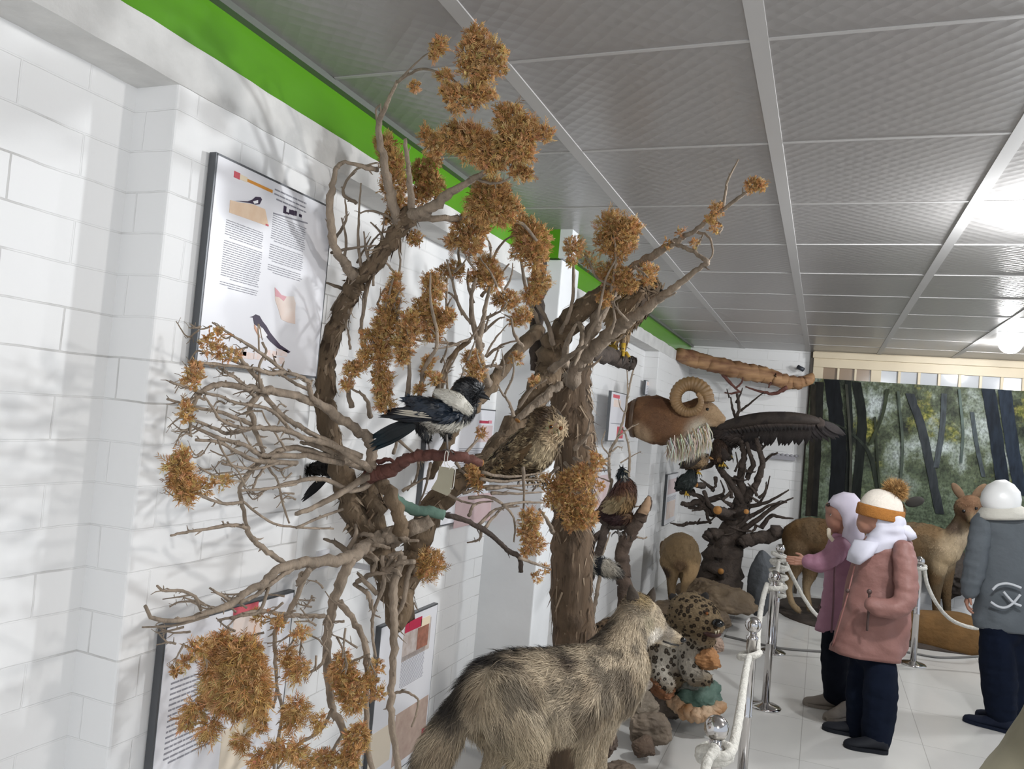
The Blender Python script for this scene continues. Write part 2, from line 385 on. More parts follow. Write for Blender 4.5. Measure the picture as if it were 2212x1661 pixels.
# transom window of cream wood above the forest print
M_cream = mat('cream_wood', '#cdbfa4', .45, var=.06, scale=5)
def bk(px, py, d=0): return P(px, py, BY-d)
tw = thing('window_1', None, None, (0,0,0)); tw['kind'] = 'structure'
zt0, zt1 = bk(1777,826).z-.12, H
xl = bk(1757,790).x
zp0 = bk(1790,817).z-.1; zp1 = bk(1790,795).z
xs = [bk(q,805).x for q in (1778,1808,1813,1845,1850,1881,1903)]
x_ = xs[-1]
panes = [(xs[0],xs[1]),(xs[2],xs[3]),(xs[4],xs[5])]
while x_ < 3.2: panes.append((x_, x_+.15)); x_ += .175
w = MB(); w.box((xl,BY-.06,zp1),(3.6,BY-.005,H))
w.box((xl,BY-.06,zp0-.1),(3.6,BY-.005,zp0))
prev = xl
for a, b_ in panes: w.box((prev,BY-.055,zp0),(a,BY-.005,zp1)); prev = b_
w.box((prev,BY-.055,zp0),(3.6,BY-.005,zp1))
w.box((xl-.01,BY-.09,H-.07),(3.6,BY-.005,H-.01)); w.box((xl,BY-.075,zp1+.09),(3.6,BY-.005,zp1+.11))
struct(bevel(w.build('window_frame', M_cream, tw, smooth=False), .003))
for i, (a, b_) in enumerate(panes):
    w = MB(); w.box((a,BY-.03,zp0),(b_,BY-.02,zp1)); struct(w.build('pane', mat('brown_backed_glass','#8d7a66',.12,spec=.6) if i < 3 else mat('glare_tinted_glass','#b9bcc0',.08,spec=.7), tw, smooth=False))  # panes after the third: reflected lamp glare put into a paler glass colour
w = MB(); w.box((xl-.03,BY-.05,0),(xl,BY-.005,H)); struct(w.build('trim_7', mat('dark_edge_board','#4b443c',.7), smooth=False))

# the forest print hung on the back wall
def forest_mat():
    m = bpy.data.materials.new('forest_photo_print'); m.use_nodes = True; nt = m.node_tree; b = nt.nodes['Principled BSDF']; L = nt.links.new
    b.inputs['Roughness'].default_value = .5; b.inputs['Specular IOR Level'].default_value = .15
    tc = nt.nodes.new('ShaderNodeTexCoord')
    def noise_(scale, sx, sz_, detail=6, off=0):
        mp = nt.nodes.new('ShaderNodeMapping'); mp.inputs['Scale'].default_value = (sx,1,sz_); mp.inputs['Location'].default_value = (off,0,off); L(tc.outputs['Object'], mp.inputs[0])
        n = nt.nodes.new('ShaderNodeTexNoise'); n.inputs['Scale'].default_value = scale; n.inputs['Detail'].default_value = detail; n.inputs['Roughness'].default_value = .62; L(mp.outputs[0], n.inputs[0]); return n
    def ramp(n, stops):
        r = nt.nodes.new('ShaderNodeValToRGB'); e = r.color_ramp.elements
        while len(e) < len(stops): e.new(.5)
        for i, (p, c) in enumerate(stops): e[i].position = p; e[i].color = (*(lin(c) if isinstance(c,str) else (c,)*3),1)
        L(n.outputs[0], r.inputs[0]); return r
    a = ramp(noise_(3.4,1,.8,9), [(.36,'#1d211b'),(.43,'#343b2c'),(.50,'#525a44'),(.57,'#7d867a'),(.66,'#aab2b0')])
    y = ramp(noise_(1.9,1,1.1,7,3.1), [(.55,0.0),(.62,1.0)])
    leaves = ramp(noise_(22,1,1,6,7), [(.36,'#2f3619'),(.5,'#626629'),(.64,'#98904c')])
    mx = nt.nodes.new('ShaderNodeMix'); mx.data_type = 'RGBA'; L(y.outputs[0], mx.inputs[0]); L(a.outputs[0], mx.inputs[6]); L(leaves.outputs[0], mx.inputs[7])
    # pale meadow in the lower part of the print
    sp = nt.nodes.new('ShaderNodeSeparateXYZ'); L(tc.outputs['Object'], sp.inputs[0])
    mr = nt.nodes.new('ShaderNodeMapRange'); mr.inputs[1].default_value = 1.45; mr.inputs[2].default_value = 1.1; L(sp.outputs[2], mr.inputs[0])
    md = ramp(noise_(9,1,2.4,7,1), [(.35,'#3a4433'),(.6,'#67745e')])
    mm = nt.nodes.new('ShaderNodeMath'); mm.operation = 'MULTIPLY'; mm.inputs[1].default_value = .8; L(mr.outputs[0], mm.inputs[0])
    m2 = nt.nodes.new('ShaderNodeMix'); m2.data_type = 'RGBA'; L(mm.outputs[0], m2.inputs[0]); L(mx.outputs[2], m2.inputs[6]); L(md.outputs[0], m2.inputs[7])
    fine = ramp(noise_(55,1,.7,5,2), [(.38,.35),(.55,1.0)]); m3 = nt.nodes.new('ShaderNodeMix'); m3.data_type = 'RGBA'; m3.blend_type = 'MULTIPLY'; m3.inputs[0].default_value = .75; L(m2.outputs[2], m3.inputs[6]); L(fine.outputs[0], m3.inputs[7]); m2 = m3
    L(m2.outputs[2], b.inputs['Base Color']); return m
mu = thing('forest_mural', 'large forest photo print with dark tree trunks hung across the back wall', 'mural', (0,BY-.1,0))
xm0, zm1 = bk(1752,820).x, bk(1777,818,.1).z
w = MB(); w.box((xm0,BY-.1,.35),(3.6,BY-.085,zm1)); w.build('printed_sheet', forest_mat(), mu, smooth=False)
trunks = [  # printed trees: pixel path, width, colour
    ([(1796,815),(1806,900),(1812,985),(1804,1115)],34,'#14171a'),([(1770,825),(1766,930),(1756,1115)],20,'#22211e'),([(1757,830),(1753,1000),(1745,1115)],12,'#302c24'),([(1832,820),(1836,930),(1830,1115)],13,'#1f2320'),
    ([(1850,825),(1862,900),(1858,980),(1845,1110)],20,'#1b1f1c'),([(1778,905),(1830,930),(1878,980),(1900,1080)],9,'#2d332b'),
    ([(1965,850),(1990,920),(2008,1000),(2030,1110)],19,'#33373a'),([(2040,850),(2035,930),(2022,1010)],12,'#474d50'),
    ([(2100,890),(2110,960),(2125,1030)],9,'#4d5558'),([(2135,840),(2150,930),(2170,1070)],28,'#1f2731'),
    ([(2168,825),(2182,930),(2205,1070)],28,'#252e3a'),([(1890,900),(1896,1000),(1905,1100)],5,'#343a2e'),([(2072,840),(2080,930),(2076,1000)],6,'#59655f'),([(1940,845),(1950,960),(1944,1060)],6,'#4c554b'),
    ([(1918,840),(1905,900),(1880,960)],8,'#39402f'),([(2235,830),(2245,1000),(2240,1100)],22,'#37434e'),([(1828,830),(1838,980),(1835,1100)],6,'#3f4038')]
for ti_, (pts, wd, c) in enumerate(trunks):
    w = MB(); cc = catmull([tuple(bk(x,y,.1015+.0016*ti_)) for x,y in pts], 6); hw = sz(wd, cc[0])/2
    L_ = [(q[0]-hw*(.9+.2*noise.noise(Vector((i*.7,wd,0)))), q[1], q[2]) for i,q in enumerate(cc)]; R_ = [(q[0]+hw*(.9+.2*noise.noise(Vector((i*.7,wd,5)))), q[1], q[2]) for i,q in enumerate(cc)]
    L_ = [(p[0],p[1],min(p[2],zm1-.004)) for p in L_]; R_ = [(p[0],p[1],min(p[2],zm1-.004)) for p in R_]
    n = len(cc); w.add(L_+R_+[(p[0],p[1]+.001,p[2]) for p in L_+R_], [(i,n+i,n+i+1,i+1) for i in range(n-1)])
    w.build('printed_trunk', mat('print_'+c[1:], c, .6, var=.55, scale=16, stretch=(2,1,.5), spec=.12), mu, smooth=False)

# ------------------------------------------------------------------ posters
M_board = mat('white_poster_board','#e6e6ea',.32); M_edge = mat('dark_metal_edge','#5a5c5f',.4,metal=.4); M_text = mat('grey_print','#8e8e96',.5)
def wy(px, py, x): p = PX(px,py,x); return p.y, p.z
class Poster:
    def __init__(s, label, x, y0, y1, z0, z1, depth=.022):
        s.x = x; s.r = thing('information_poster', label, 'poster', (x,(y0+y1)/2,z0), 'information posters on the brick wall')
        w = MB(); w.box((x-depth+.003,y0+.002,z0+.002),(x,y1-.002,z1-.002)); w.build('board', M_board, s.r, smooth=False)
        w = MB(); t = .004
        w.box((x-depth,y0-t,z0-t),(x-.0015,y0+.002,z1+t)); w.box((x-depth,y1-.002,z0-t),(x-.0015,y1+t,z1+t)); w.box((x-depth,y0,z1-.002),(x-.0015,y1,z1+t)); w.box((x-depth,y0,z0-t),(x-.0015,y1,z0+.002))
        w.build('edge_frame', M_edge, s.r, smooth=False)
    def rect(s, name, y0, z0, y1, z1, m, lay=1):
        w = MB(); w.box((s.x-.001,min(y0,y1),min(z0,z1)),(s.x+.0006*lay,max(y0,y1),max(z0,z1))); return w.build(name, m, s.r, smooth=False)
    def prect(s, name, a, b, m, lay=1):
        y0,z0 = wy(*a,s.x); y1,z1 = wy(*b,s.x); return s.rect(name,y0,z0,y1,z1,m,lay)
    def poly(s, name, pts, m, lay=1):
        w = MB(); w.slab([(s.x-.001,*wy(px,py,s.x)) for px,py in pts], (.001+.0006*lay,0,0)); return clean(w.build(name, m, s.r, smooth=False))
    def text(s, y0, y1, z1, z0, rows, m=None, short=.25, seed=1, gaps=()):
        rs = random.Random(seed); w = MB(); dz = (z1-z0)/rows
        for i in range(rows):
            if i in gaps: continue
            z = z1-dz*(i+.5); e = y1-(y1-y0)*(rs.random()*.06); b = y0 + (rs.random()*short*(y1-y0) if (i+1 in gaps or i == rows-1) else 0)
            y = b
            while y < e:
                l = .006+rs.random()*.02; w.box((s.x-.001,y,z-dz*.17),(s.x+.0006,min(y+l,e),z+dz*.17)); y += l+.0022
        return w.build('text_block', m or M_text, s.r, smooth=False)
M_or = mat('orange_print','#d9953f',.5); M_pk = mat('pale_pink_print','#e6cfc2',.5,color2='#e9ded6',scale=14,var=.2); M_rd = mat('crimson_print','#b8284a',.5); M_red2 = mat('red_print','#d0606a',.5); M_dkp = mat('dark_violet_print','#3a2e44',.5); M_whp = mat('white_print','#f2f1f3',.5)
M_beige = mat('beige_print','#e3d6c2',.5); M_pink = mat('pink_print','#d3bcbc',.5,color2='#e0cfcf',scale=10,var=.1); M_tan = mat('salmon_print','#d9a78c',.5)
# the magpie poster on the pilaster
px_ = WX+.022; y0,z1 = wy(471,333,px_); _,z0 = wy(428,782,px_)
p1 = Poster('white poster with orange header and printed magpie, on the upper pilaster', px_, y0, y0+.47, z0, z1)
p1.prect('header_bar',(534,386),(588,417),M_or,2); p1.prect('logo_patch',(506,369),(517,388),M_red2,2); p1.prect('header_note',(518,376),(533,394),mat('cream_print','#ecdcc0',.5),2)
p1.poly('photo_ground',[(497,432),(515,437),(545,441),(572,452),(580,489),(495,459)],mat('peach_print','#ecd3b8',.5,color2='#e3c4a6',scale=30,var=.1),2)
p1.poly('printed_magpie',[(508,434),(535,435),(545,431),(552,425),(562,426),(565,431),(560,441),(552,442),(545,440),(536,438)],M_dkp,3)
p1.poly('printed_belly',[(545,435),(556,432),(556,439),(548,440)],M_whp,4); p1.prect('seal',(573,483),(579,489),M_red2,3)
p1.poly('printed_magpie',[(539,685),(546,683),(552,679),(560,682),(567,694),(575,704),(583,718),(590,727),(605,745),(627,760),(622,763),(600,752),(583,737),(575,727),(570,712),(562,704),(556,705),(549,700),(546,686)],M_dkp,2)
p1.poly('printed_belly',[(549,701),(556,712),(566,708),(572,717),(577,724),(570,731),(560,728)],M_whp,3); p1.poly('printed_breast',[(549,701),(556,712),(561,729),(556,723),(549,709)],M_tan,4)
p1.poly('printed_map',[(593,621),(600,628),(607,637),(620,640),(634,640),(638,655),(637,670),(637,700),(620,696),(607,690),(601,668),(594,648)],M_pk,2)
p1.poly('map_highlight',[(593,621),(600,628),(607,637),(618,641),(612,650),(602,642),(594,640)],mat('rose_print','#dda5ad',.5),3)
for a in ((560,770),(585,764),(608,762),(602,778),(535,768),(470,745),(520,760)): p1.prect('printed_blossom',(a[0]-11,a[1]-9),(a[0]+11,a[1]+9),mat('blossom_print','#ead0c4',.5,color2='#e9e4e4',scale=60,var=.2),2)
yA,zA = wy(489,472,px_); yB,_ = wy(570,520,px_); _,zB = wy(474,620,px_)
p1.text(yA,yB,zA,zB,30,seed=2,gaps=(8,26))
yC,zC = wy(590,462,px_); yD,_ = wy(664,480,px_); _,zD = wy(578,588,px_)
p1.text(yC,yD,zC,zD,26,seed=3,gaps=(12,21))
yE,zE = wy(594,404,px_); yF,_ = wy(664,440,px_); p1.text(yE,yF,zE,zE-.035,3,seed=5)
for i,(a,b_,c,d) in enumerate(((613,444,617,462),(617,457,624,464),(625,452,629,464),(630,453,635,466),(637,455,640,467),(646,462,651,470))): p1.prect('title_letter',(a,b_),(c,d),M_dkp,2)
p1.poly('title_rule',[(590,459),(664,481),(664,484),(590,462)],M_text,2)
# poster at the lower left on the pilaster
y0,z1 = wy(361,1356,px_); pA = Poster('white poster with dark edge low on the pilaster behind the hanging foliage', px_, y0, y0+.47, z1-.5, z1)
pA.text(y0+.03,y0+.2,z1-.13,z1-.33,16,seed=8); pA.prect('header_bar',(505,1314),(556,1322),M_red2,2); pA.prect('picture',(505,1335),(560,1390),M_pk,1)
pA.prect('printed_map',(480,1580),(535,1650),M_beige,2); pA.prect('logo_patch',(543,1640),(560,1661),M_red2,2)
# poster low in the recess
xr = RX+.022; y1,z1 = wy(946,1305,xr); pB = Poster('white poster with crimson bar low in the recess between tree foot and wolf', xr, y1-.47, y1, z1-.62, z1)
pB.prect('header_bar',(876,1346),(910,1352),M_rd,2); pB.prect('header_note',(910,1337),(928,1346),mat('cream_print','#ecdcc0',.5),2); pB.prect('printed_animal',(903,1357),(922,1392),mat('rust_print','#a8705c',.5,var=.4,scale=50),3); pB.prect('picture',(873,1358),(926,1400),mat('grey_photo_print','#cfc6c2',.5,color2='#b3a39a',scale=30,var=.3),1)
y_a,z_a = wy(868,1420,xr); y_b,_ = wy(918,1410,xr); _,z_b = wy(862,1490,xr); pB.text(y_a,y_b,z_a,z_b,22,seed=9)
pB.prect('photo_ground',(855,1545),(916,1605),mat('brown_photo_print','#c9b3a4',.5,color2='#b59a8c',scale=24,var=.3),1); pB.prect('logo_patch',(911,1575),(919,1587),M_rd,3); pB.prect('printed_map',(800,1590),(840,1640),M_beige,2)
# poster seen behind the magpie
y0,z1 = wy(992,880,xr); y1,_ = wy(1078,1000,xr); _,z0 = wy(985,1128,xr)
pC = Poster('poster with red bar and pink panel seen behind the magpie', xr, y0-.28, y0+.42, z0, z1)
pC.prect('header_bar',(1036,908),(1055,915),M_rd,2); pC.prect('header_note',(1055,908),(1062,915),mat('pale_red_print','#d98a96',.5),2); pC.prect('picture',(1033,918),(1061,955),M_pink,2); pC.prect('pink_panel',(985,1075),(1064,1122),mat('rose_panel_print','#d8bfbf',.5,color2='#cfb3b3',scale=12,var=.1),2)
y_a,z_a = wy(992,965,xr); y_b,_ = wy(1050,950,xr); pC.text(y_a,y_b,z_a-.005,z_a-.12,14,seed=12)
# posters further down the wall
def far_poster(label, x, a, b, w_, bits):
    y0,z1 = wy(*a,x); _,z0 = wy(*b,x); q = Poster(label, x, y0, y0+w_, z0, z1); q.text(y0+.04,y0+w_-.04,z1-.22,z0+.12,16,seed=int(a[0]))
    for f0,f1,g0,g1,m in bits: q.rect('picture', y0+w_*f0, z1-(z1-z0)*g0, y0+w_*f1, z1-(z1-z0)*g1, m, 2)
far_poster('narrow white poster with red map behind the thin twigs right of the trunk', WX+.0, (1322,845), (1316,952), .47, [(.1,.5,.05,.12,M_red2),(.15,.6,.15,.3,M_pk),(.5,.9,.7,.95,M_red2)])
far_poster('small white poster high on the wall left of the ram head', RX+.05, (1396,822), (1394,852), .47, [(.1,.5,.05,.3,M_pk)])
far_poster('grey poster beside the dark far tree above the standing gazelle', WX+.022, (1443,1026), (1437,1134), .6, [(.1,.9,.1,.4,M_pink),(.1,.9,.55,.9,M_pk)])
far_poster('pink poster behind the pheasant on its perch', RX+.05, (1283,1020), (1278,1112), .5, [(.05,.95,.1,.9,M_pink)])
# ------------------------------------------------------------------ hanging lamp at the far right
lp = P(2183,741,7.25)
la = thing('pendant_lamp', 'glaring white globe lamp under the ceiling at the far right', 'lamp', lp)
w = MB(); w.ball(lp, .085, 24, 16); w.build('globe', mat('lamp_globe','#ffffff',.3,emit=300), la)
w = MB(); w.tube([(lp.x,lp.y,lp.z+.07),(lp.x,lp.y,H-.012)], .022, 12); w.lathe([(0.0,H-.002),(.05,H-.002),(.05,H-.015),(.025,H-.03),(0.0,H-.03)], (lp.x,lp.y,0)); w.build('lamp_holder', mat('white_plastic','#dddddd',.4), la)

# ------------------------------------------------------------------ chrome posts and rope
M_chrome = mat('chrome', '#c9c6c4', .1, metal=1); M_rope = mat('white_cotton_rope', '#d9d6cd', .85, var=.25, scale=60, bump=.9, bscale=90, stretch=(1,1,1))
posts = [(-.215,2.26,'nearest chrome barrier post, its ball cut close to the bottom edge'), (-.221,3.56,'second chrome barrier post, beside the green rock'), (-.205,4.88,'third chrome barrier post left of the girls, with rope tied under its ball'),
         (-.232,6.14,'fourth chrome barrier post wrapped in a thick coil of rope'), (.717,6.52,'chrome barrier post behind the girl in the bobble hat'), (1.72,6.75,'chrome barrier post beyond the grey coat')]
PB = []
for i, (x, y, lb) in enumerate(posts):
    t = thing('barrier_post', lb, 'barrier post', (x,y,0), 'chrome barrier posts')
    o = MB(); o.lathe([(0,0),(.088,0),(.09,.006),(.075,.014),(.03,.022),(.022,.03),(0,.03)], (x,y,0), 32); o.build('base', M_chrome, t)
    o = MB(); o.lathe([(0.0,.02),(.0215,.02),(.0215,.36),(.0235,.363),(.0235,.372),(.0215,.375),(.0215,.688),(.025,.69),(.025,.70),(.017,.705),(.017,.72),(0,.722)], (x,y,0), 24); o.build('pole', M_chrome, t)
    o = MB(); o.ball((x,y,.75), .034, 32, 20); o.build('ball_top', M_chrome, t)
def ring_pts(x, y, z, r, tilt=0, ph=0, n=14, turns=1.0, rise=0.0):
    return [(x+r*math.cos(ph+2*math.pi*turns*k/n), y+r*math.sin(ph+2*math.pi*turns*k/n), z+tilt*math.cos(ph+2*math.pi*turns*k/n)+rise*k/n) for k in range(n+1)]
def rope(pts, label, group='white ropes along the barrier', r=.0135, loops=()):
    c = [Vector(q) for q in catmull([tuple(p) for p in pts], 10)]
    root = MB(); root.tube(c, r, 10, rough=.12)
    o = tag(root.build('barrier_rope', M_rope), label, 'rope', group)
    for l in loops:
        m = MB(); m.tube([Vector(q) for q in catmull(l, 4)], r*1.05, 10, rough=.12); m.build('rope_wrap', M_rope, o)
    return o
rp = .0215+.0142+.0035
a = posts
rope([P(1522,1672,2.1),P(1530,1640,2.15),P(1545,1618,2.2),(a[0][0]-.036,a[0][1]-.025,.69),(a[0][0]+.012,a[0][1]-.042,.692),(a[0][0]+.042,a[0][1]+.01,.695),P(1597,1545,2.5),P(1605,1490,2.9),P(1613,1440,3.3),P(1618,1420,3.5)],
     'white rope between the nearest post and the second post', loops=[ring_pts(a[0][0],a[0][1],.692,rp,.008,0,16,2,-.02), ring_pts(*P(1619,1414,3.56)[:2],P(1619,1414,3.56).z,rp,.015,1)])
rope([P(1612,1425,3.52),P(1634,1412,3.6),P(1637,1370,3.85),P(1643,1320,4.2),P(1650,1285,4.55),P(1657,1262,4.84)], 'white rope between the second post and the third post', loops=[ring_pts(a[2][0],a[2][1],.70,rp,.008,0,16,1.6,-.03)])
rope([(a[2][0]+.02,a[2][1]+.03,.695),P(1672,1262,5.2),P(1678,1240,5.6),P(1682,1214,6.02)], 'short white rope tied between the third and fourth posts',
     loops=[ring_pts(a[3][0],a[3][1],.70-.034*k,rp+.012+.006*(k%2),.012*(1 if k%2 else -1),k,16) for k in range(9)])
def sag(pa, pb, d, n=8): return [tuple(Vector(pa).lerp(Vector(pb),k/n)-Vector((0,0,d*4*(k/n)*(1-k/n)))) for k in range(n+1)]
rope([(a[3][0]+.03,a[3][1]-.02,.70)]+[tuple(P(px,py,Y)) for px,py,Y in ((1702,1225,6.16),(1720,1262,6.19),(1742,1300,6.22),(1764,1328,6.26),(1800,1352,6.3),(1850,1357,6.36),(1900,1335,6.42),(1945,1280,6.47),(1970,1235,6.5))]+[(a[4][0]-.02,a[4][1]-.028,.705)],
     'white rope hanging behind the two girls', loops=[ring_pts(a[4][0],a[4][1],.708,rp,.006,0,16,1.5,-.02)])
rope([(a[4][0]+.03,a[4][1]-.015,.70)]+[tuple(P(px,py,Y)) for px,py,Y in ((2003,1262,6.53),(2022,1302,6.56),(2050,1335,6.6),(2085,1352,6.64),(2118,1356,6.68),(2160,1340,6.71),(2205,1290,6.73))]+[(a[5][0]-.03,a[5][1]-.02,.70)], 'white rope running behind the grey coat')
# cable lying on the floor
c = [Vector(q) for q in catmull([tuple(PZ(px,py,.008)) for px,py in ((1565,1373),(1620,1386),(1680,1399),(1740,1405),(1800,1407),(1880,1402),(1955,1408),(2030,1420),(2120,1417),(2200,1410),(2260,1405))], 8)]
w = MB(); w.tube(c, .009, 8); tag(w.build('floor_cable', mat('grey_cable','#6a6865',.5)), 'grey cable lying across the floor between the barrier posts', 'cable')

# ------------------------------------------------------------------ people
M_skin = vmat('skin', .5, .08, 30, .05, 80, .35)
SKIN = lin('#9a705d')
DEPTH = Vector((0,1,0))
def ring(pl, pr, b, n=36, v=None, p=2.3):
    pl, pr = Vector(pl), Vector(pr); c = (pl+pr)/2; u = (pr-pl)/2; v = v or Vector((-u.y,u.x,0)).normalized()
    o = []
    for k in range(n):
        t = 2*math.pi*k/n; ct, st = math.cos(t), math.sin(t)
        o.append(c + u*math.copysign(abs(ct)**(2/p),ct) + v*b*math.copysign(abs(st)**(2/p),st))
    return o
def cloth(name, rows, Y, m, parent, depth=.6, fold=.008, ff=14, n=44, per=6, thick=.0, vstretch=.35, seed=0, cap=True, color=False):
    """garment lofted through rows of (left px, left py, right px, right py[, depth ratio])"""
    rr = [tuple(P(r[0],r[1],Y))+tuple(P(r[2],r[3],Y))+((r[4] if len(r) > 4 else depth),) for r in rows]
    cs = catmull(rr, per); rings = []
    for q in cs:
        a_, b_ = Vector(q[:3]), Vector(q[3:6]); hw = (b_-a_).length/2
        rg = ring(a_, b_, hw*q[6], n); c_ = (a_+b_)/2
        rings.append([v + (v-c_).normalized()*fold*(noise.noise(Vector((v.x*ff,v.y*ff,v.z*ff*vstretch+seed)))+.6*noise.noise(Vector((v.x*ff*.6,v.y*ff*.6,v.z*ff*2.2+seed)))) for v in rg])
    w = MB(); w.loft(rings, cap); o = w.build(name, m, parent)
    return o
def slim(ch, k=.6): return [(*q[:3], q[3]*k) for q in ch]
def hand(parent, wrist, d, side, nrm, L=.15, m=None, curl=.5, name='hand'):
    """palm with five unequal bent fingers; d = pointing direction, side = thumb side"""
    d, side, nrm = Vector(d).normalized(), Vector(side).normalized(), Vector(nrm).normalized(); k = L/.18; w0 = Vector(wrist)
    ch = []
    for j, (s_, l_) in enumerate(((.026,.070),(.009,.078),(-.009,.072),(-.026,.056))):
        b = w0 + d*.085*k + side*s_*k
        p1 = b + d*l_*.45*k + nrm*curl*.018*k; p2 = p1 + d*l_*.28*k + nrm*curl*.026*k; p3 = p2 + d*l_*.18*k + nrm*curl*.026*k
        ch.append([(*(w0+d*.05*k+side*s_*.8*k),.0105*k),(*b,.0098*k),(*p1,.0085*k),(*p2,.0078*k),(*p3,.0066*k)])
    t0 = w0 + d*.03*k + side*.026*k; t1 = t0 + side*.022*k + d*.028*k + nrm*.008*k; t2 = t1 + d*.028*k + side*.006*k + nrm*.014*k
    ch.append([(*t0,.013*k),(*t1,.0105*k),(*t2,.008*k)])
    for s_ in (-.022,0,.022): ch.append([(*(w0+d*.01*k+side*s_*.6*k),.015*k),(*(w0+d*.085*k+side*s_*k),.0135*k)])
    ch.append([(*(w0-d*.05*k),.019*k),(*(w0+d*.015*k),.019*k)])
    return fuse(name, ch, .0032, m or M_skin, parent, 2, paint=[], base=SKIN)
def shoe(parent, heel, toe, h, wd, m, sole=None):
    heel, toe = Vector(heel), Vector(toe); L = (toe-heel); f = L.normalized(); s = Vector((-f.y,f.x,0)); rings = []
    prof = [(-.04,.35,.45),(.0,.75,.85),(.12,.95,1.0),(.3,.92,.98),(.5,.95,.72),(.7,1.0,.55),(.88,.85,.46),(.97,.55,.36),(1.0,.2,.2)]
    for t, a_, b_ in prof:
        c = heel + L*t; rg = []
        for k in range(20):
            q = 2*math.pi*k/20; z = math.sin(q); rg.append(Vector((c.x,c.y,0)) + s*math.cos(q)*wd*.5*a_*(1 if z < .2 else 1-.25*z) + Vector((0,0,.004+h*b_*(.5+.5*z))))
        rings.append(rg)
    w = MB(); w.loft(rings); o = w.build('shoe', m, parent)
    w = MB(); pts = []
    for sg in (1,-1):
        for t, a_, b_ in (prof if sg == 1 else prof[::-1]):
            c = heel+L*t; pts.append(Vector((c.x,c.y,.0015)) + s*sg*wd*.53*max(a_,.3))
    w.slab(pts, (0,0,.018)); clean(w.build('sole', sole or m, o, smooth=False)); return o
def eye(parent, c, d, r):
    c = Vector(c); w = MB(); w.ball(c, r, 14, 10); o = w.build('eye', mat('eye_white','#e0d9d2',.2), parent)
    w = MB(); w.ball(c+Vector(d).normalized()*r*.5, r*.62, 12, 8); w.build('iris', mat('dark_iris','#1c1310',.1), o); return o
def torus_row(pts, r, name, m, parent, n=8, rough=0):
    w = MB(); w.tube([Vector(q) for q in catmull([tuple(p) for p in pts], 6)], r, n, rough=rough); return w.build(name, m, parent)

M_navy = mat('navy_trousers','#0e1524',.95,var=.25,scale=12,bump=.25,bscale=25,spec=.12)
M_coatp = mat('dusty_pink_jacket','#855e57',.6,var=.12,scale=9,bump=.7,bscale=18)
M_lilac = mat('lilac_jacket','#94687a',.65,var=.14,scale=9,bump=.7,bscale=18)
M_grey = mat('blue_grey_coat','#50565b',.75,var=.14,scale=9,bump=.6,bscale=18)
M_scarf = mat('white_headscarf','#c9c8d4',.8,var=.08,scale=12,bump=.2,bscale=20)
M_zip = mat('dark_brown_zip','#43302c',.5); M_blackshoe = mat('black_shoe','#0d1018',.7,spec=.3); M_taupe = mat('taupe_shoe','#7d746a',.75,var=.2,scale=20,bump=.2)
def P1(px,py,d=0): return P(px,py,4.66+d)

# girl in the bobble hat
Y1 = 4.66
g1 = thing('person','girl in dusty pink jacket, navy trousers and cream bobble hat, seen from her left side','person',(P1(1880,1600).x,Y1,0))
def pc1(l): return pch([(x,y,Y1+d,r) for x,y,d,r in l])
hd = P1(1898,1118)
foot = [P1(1868,1500,.05), P1(1892,1500,-.1)]
chs = [pc1([(1900,1122,0,36),(1893,1112,0,38),(1905,1105,0,36)]), pc1([(1872,1130,-.01,22),(1866,1140,-.01,13)]), pc1([(1858,1127,-.01,8),(1863,1120,-.01,9)]),
       pc1([(1902,1140,0,22),(1905,1180,0,22)]), slim(pc1([(1905,1190,0,45),(1895,1280,0,55),(1880,1390,0,52)]),.5),
       slim(pc1([(1940,1195,-.08,24),(1955,1250,-.14,22),(1935,1312,-.185,20),(1893,1310,-.185,14)])), slim(pc1([(1870,1205,.10,24),(1850,1260,.15,22),(1840,1300,.13,17)])),
       slim(pc1([(1900,1400,-.05,38),(1902,1500,-.07,30),(1893,1590,-.07,24)]),.5), slim(pc1([(1868,1400,.06,38),(1862,1500,.06,30),(1857,1570,.06,24)]),.5)]
fuse('body', chs, .011, M_skin, g1, 4, paint=[], base=SKIN)
eye(g1, P1(1861,1122,-.035), (-1,-.6,0), .0085)
torus_row([P1(1857,1140,-.03),P1(1862,1142,-.035),P1(1867,1141,-.04)], .003, 'lips', mat('lips','#8a4a44',.5), g1)
# trousers: two legs and hips in one garment
def trousers(parent, hipc, legs, m, rh, rt, rb):
    ch = [[(*Vector(hipc),rh),(*(Vector(hipc)-Vector((0,0,.06))),rh)]]
    for l in legs: ch.append([(*p, r) for p, r in l])
    o = fuse('trousers', ch, .011, m, parent, 3); dm = o.data
    for v in dm.vertices: v.co += v.normal*.006*(noise.noise(Vector((v.co.x*9,v.co.y*9,v.co.z*26)))+.5*noise.noise(Vector((v.co.x*20,v.co.y*20,v.co.z*9))))
    return o
s1 = sz(1,P1(1880,1450))
trousers(g1, P1(1882,1385), [[(P1(1902,1400,-.01),28*s1),(P1(1903,1480,-.06),36*s1),(P1(1898,1550,-.07),34*s1),(P1(1891,1603,-.07),30*s1)], [(P1(1868,1400,.04),28*s1),(P1(1862,1480,.07),35*s1),(P1(1860,1545,.07),32*s1),(P1(1855,1580,.07),29*s1)]], M_navy, 36*s1, 0, 0)
f1 = P1(1900,1610,-.09); shoe(g1, (f1.x+.03,f1.y-.01,0), (f1.x-.17,f1.y-.05,0), .085, .085, M_blackshoe)
f2 = P1(1858,1585,.07); shoe(g1, (f2.x+.05,f2.y,0), (f2.x-.19,f2.y-.01,0), .085, .085, M_blackshoe)
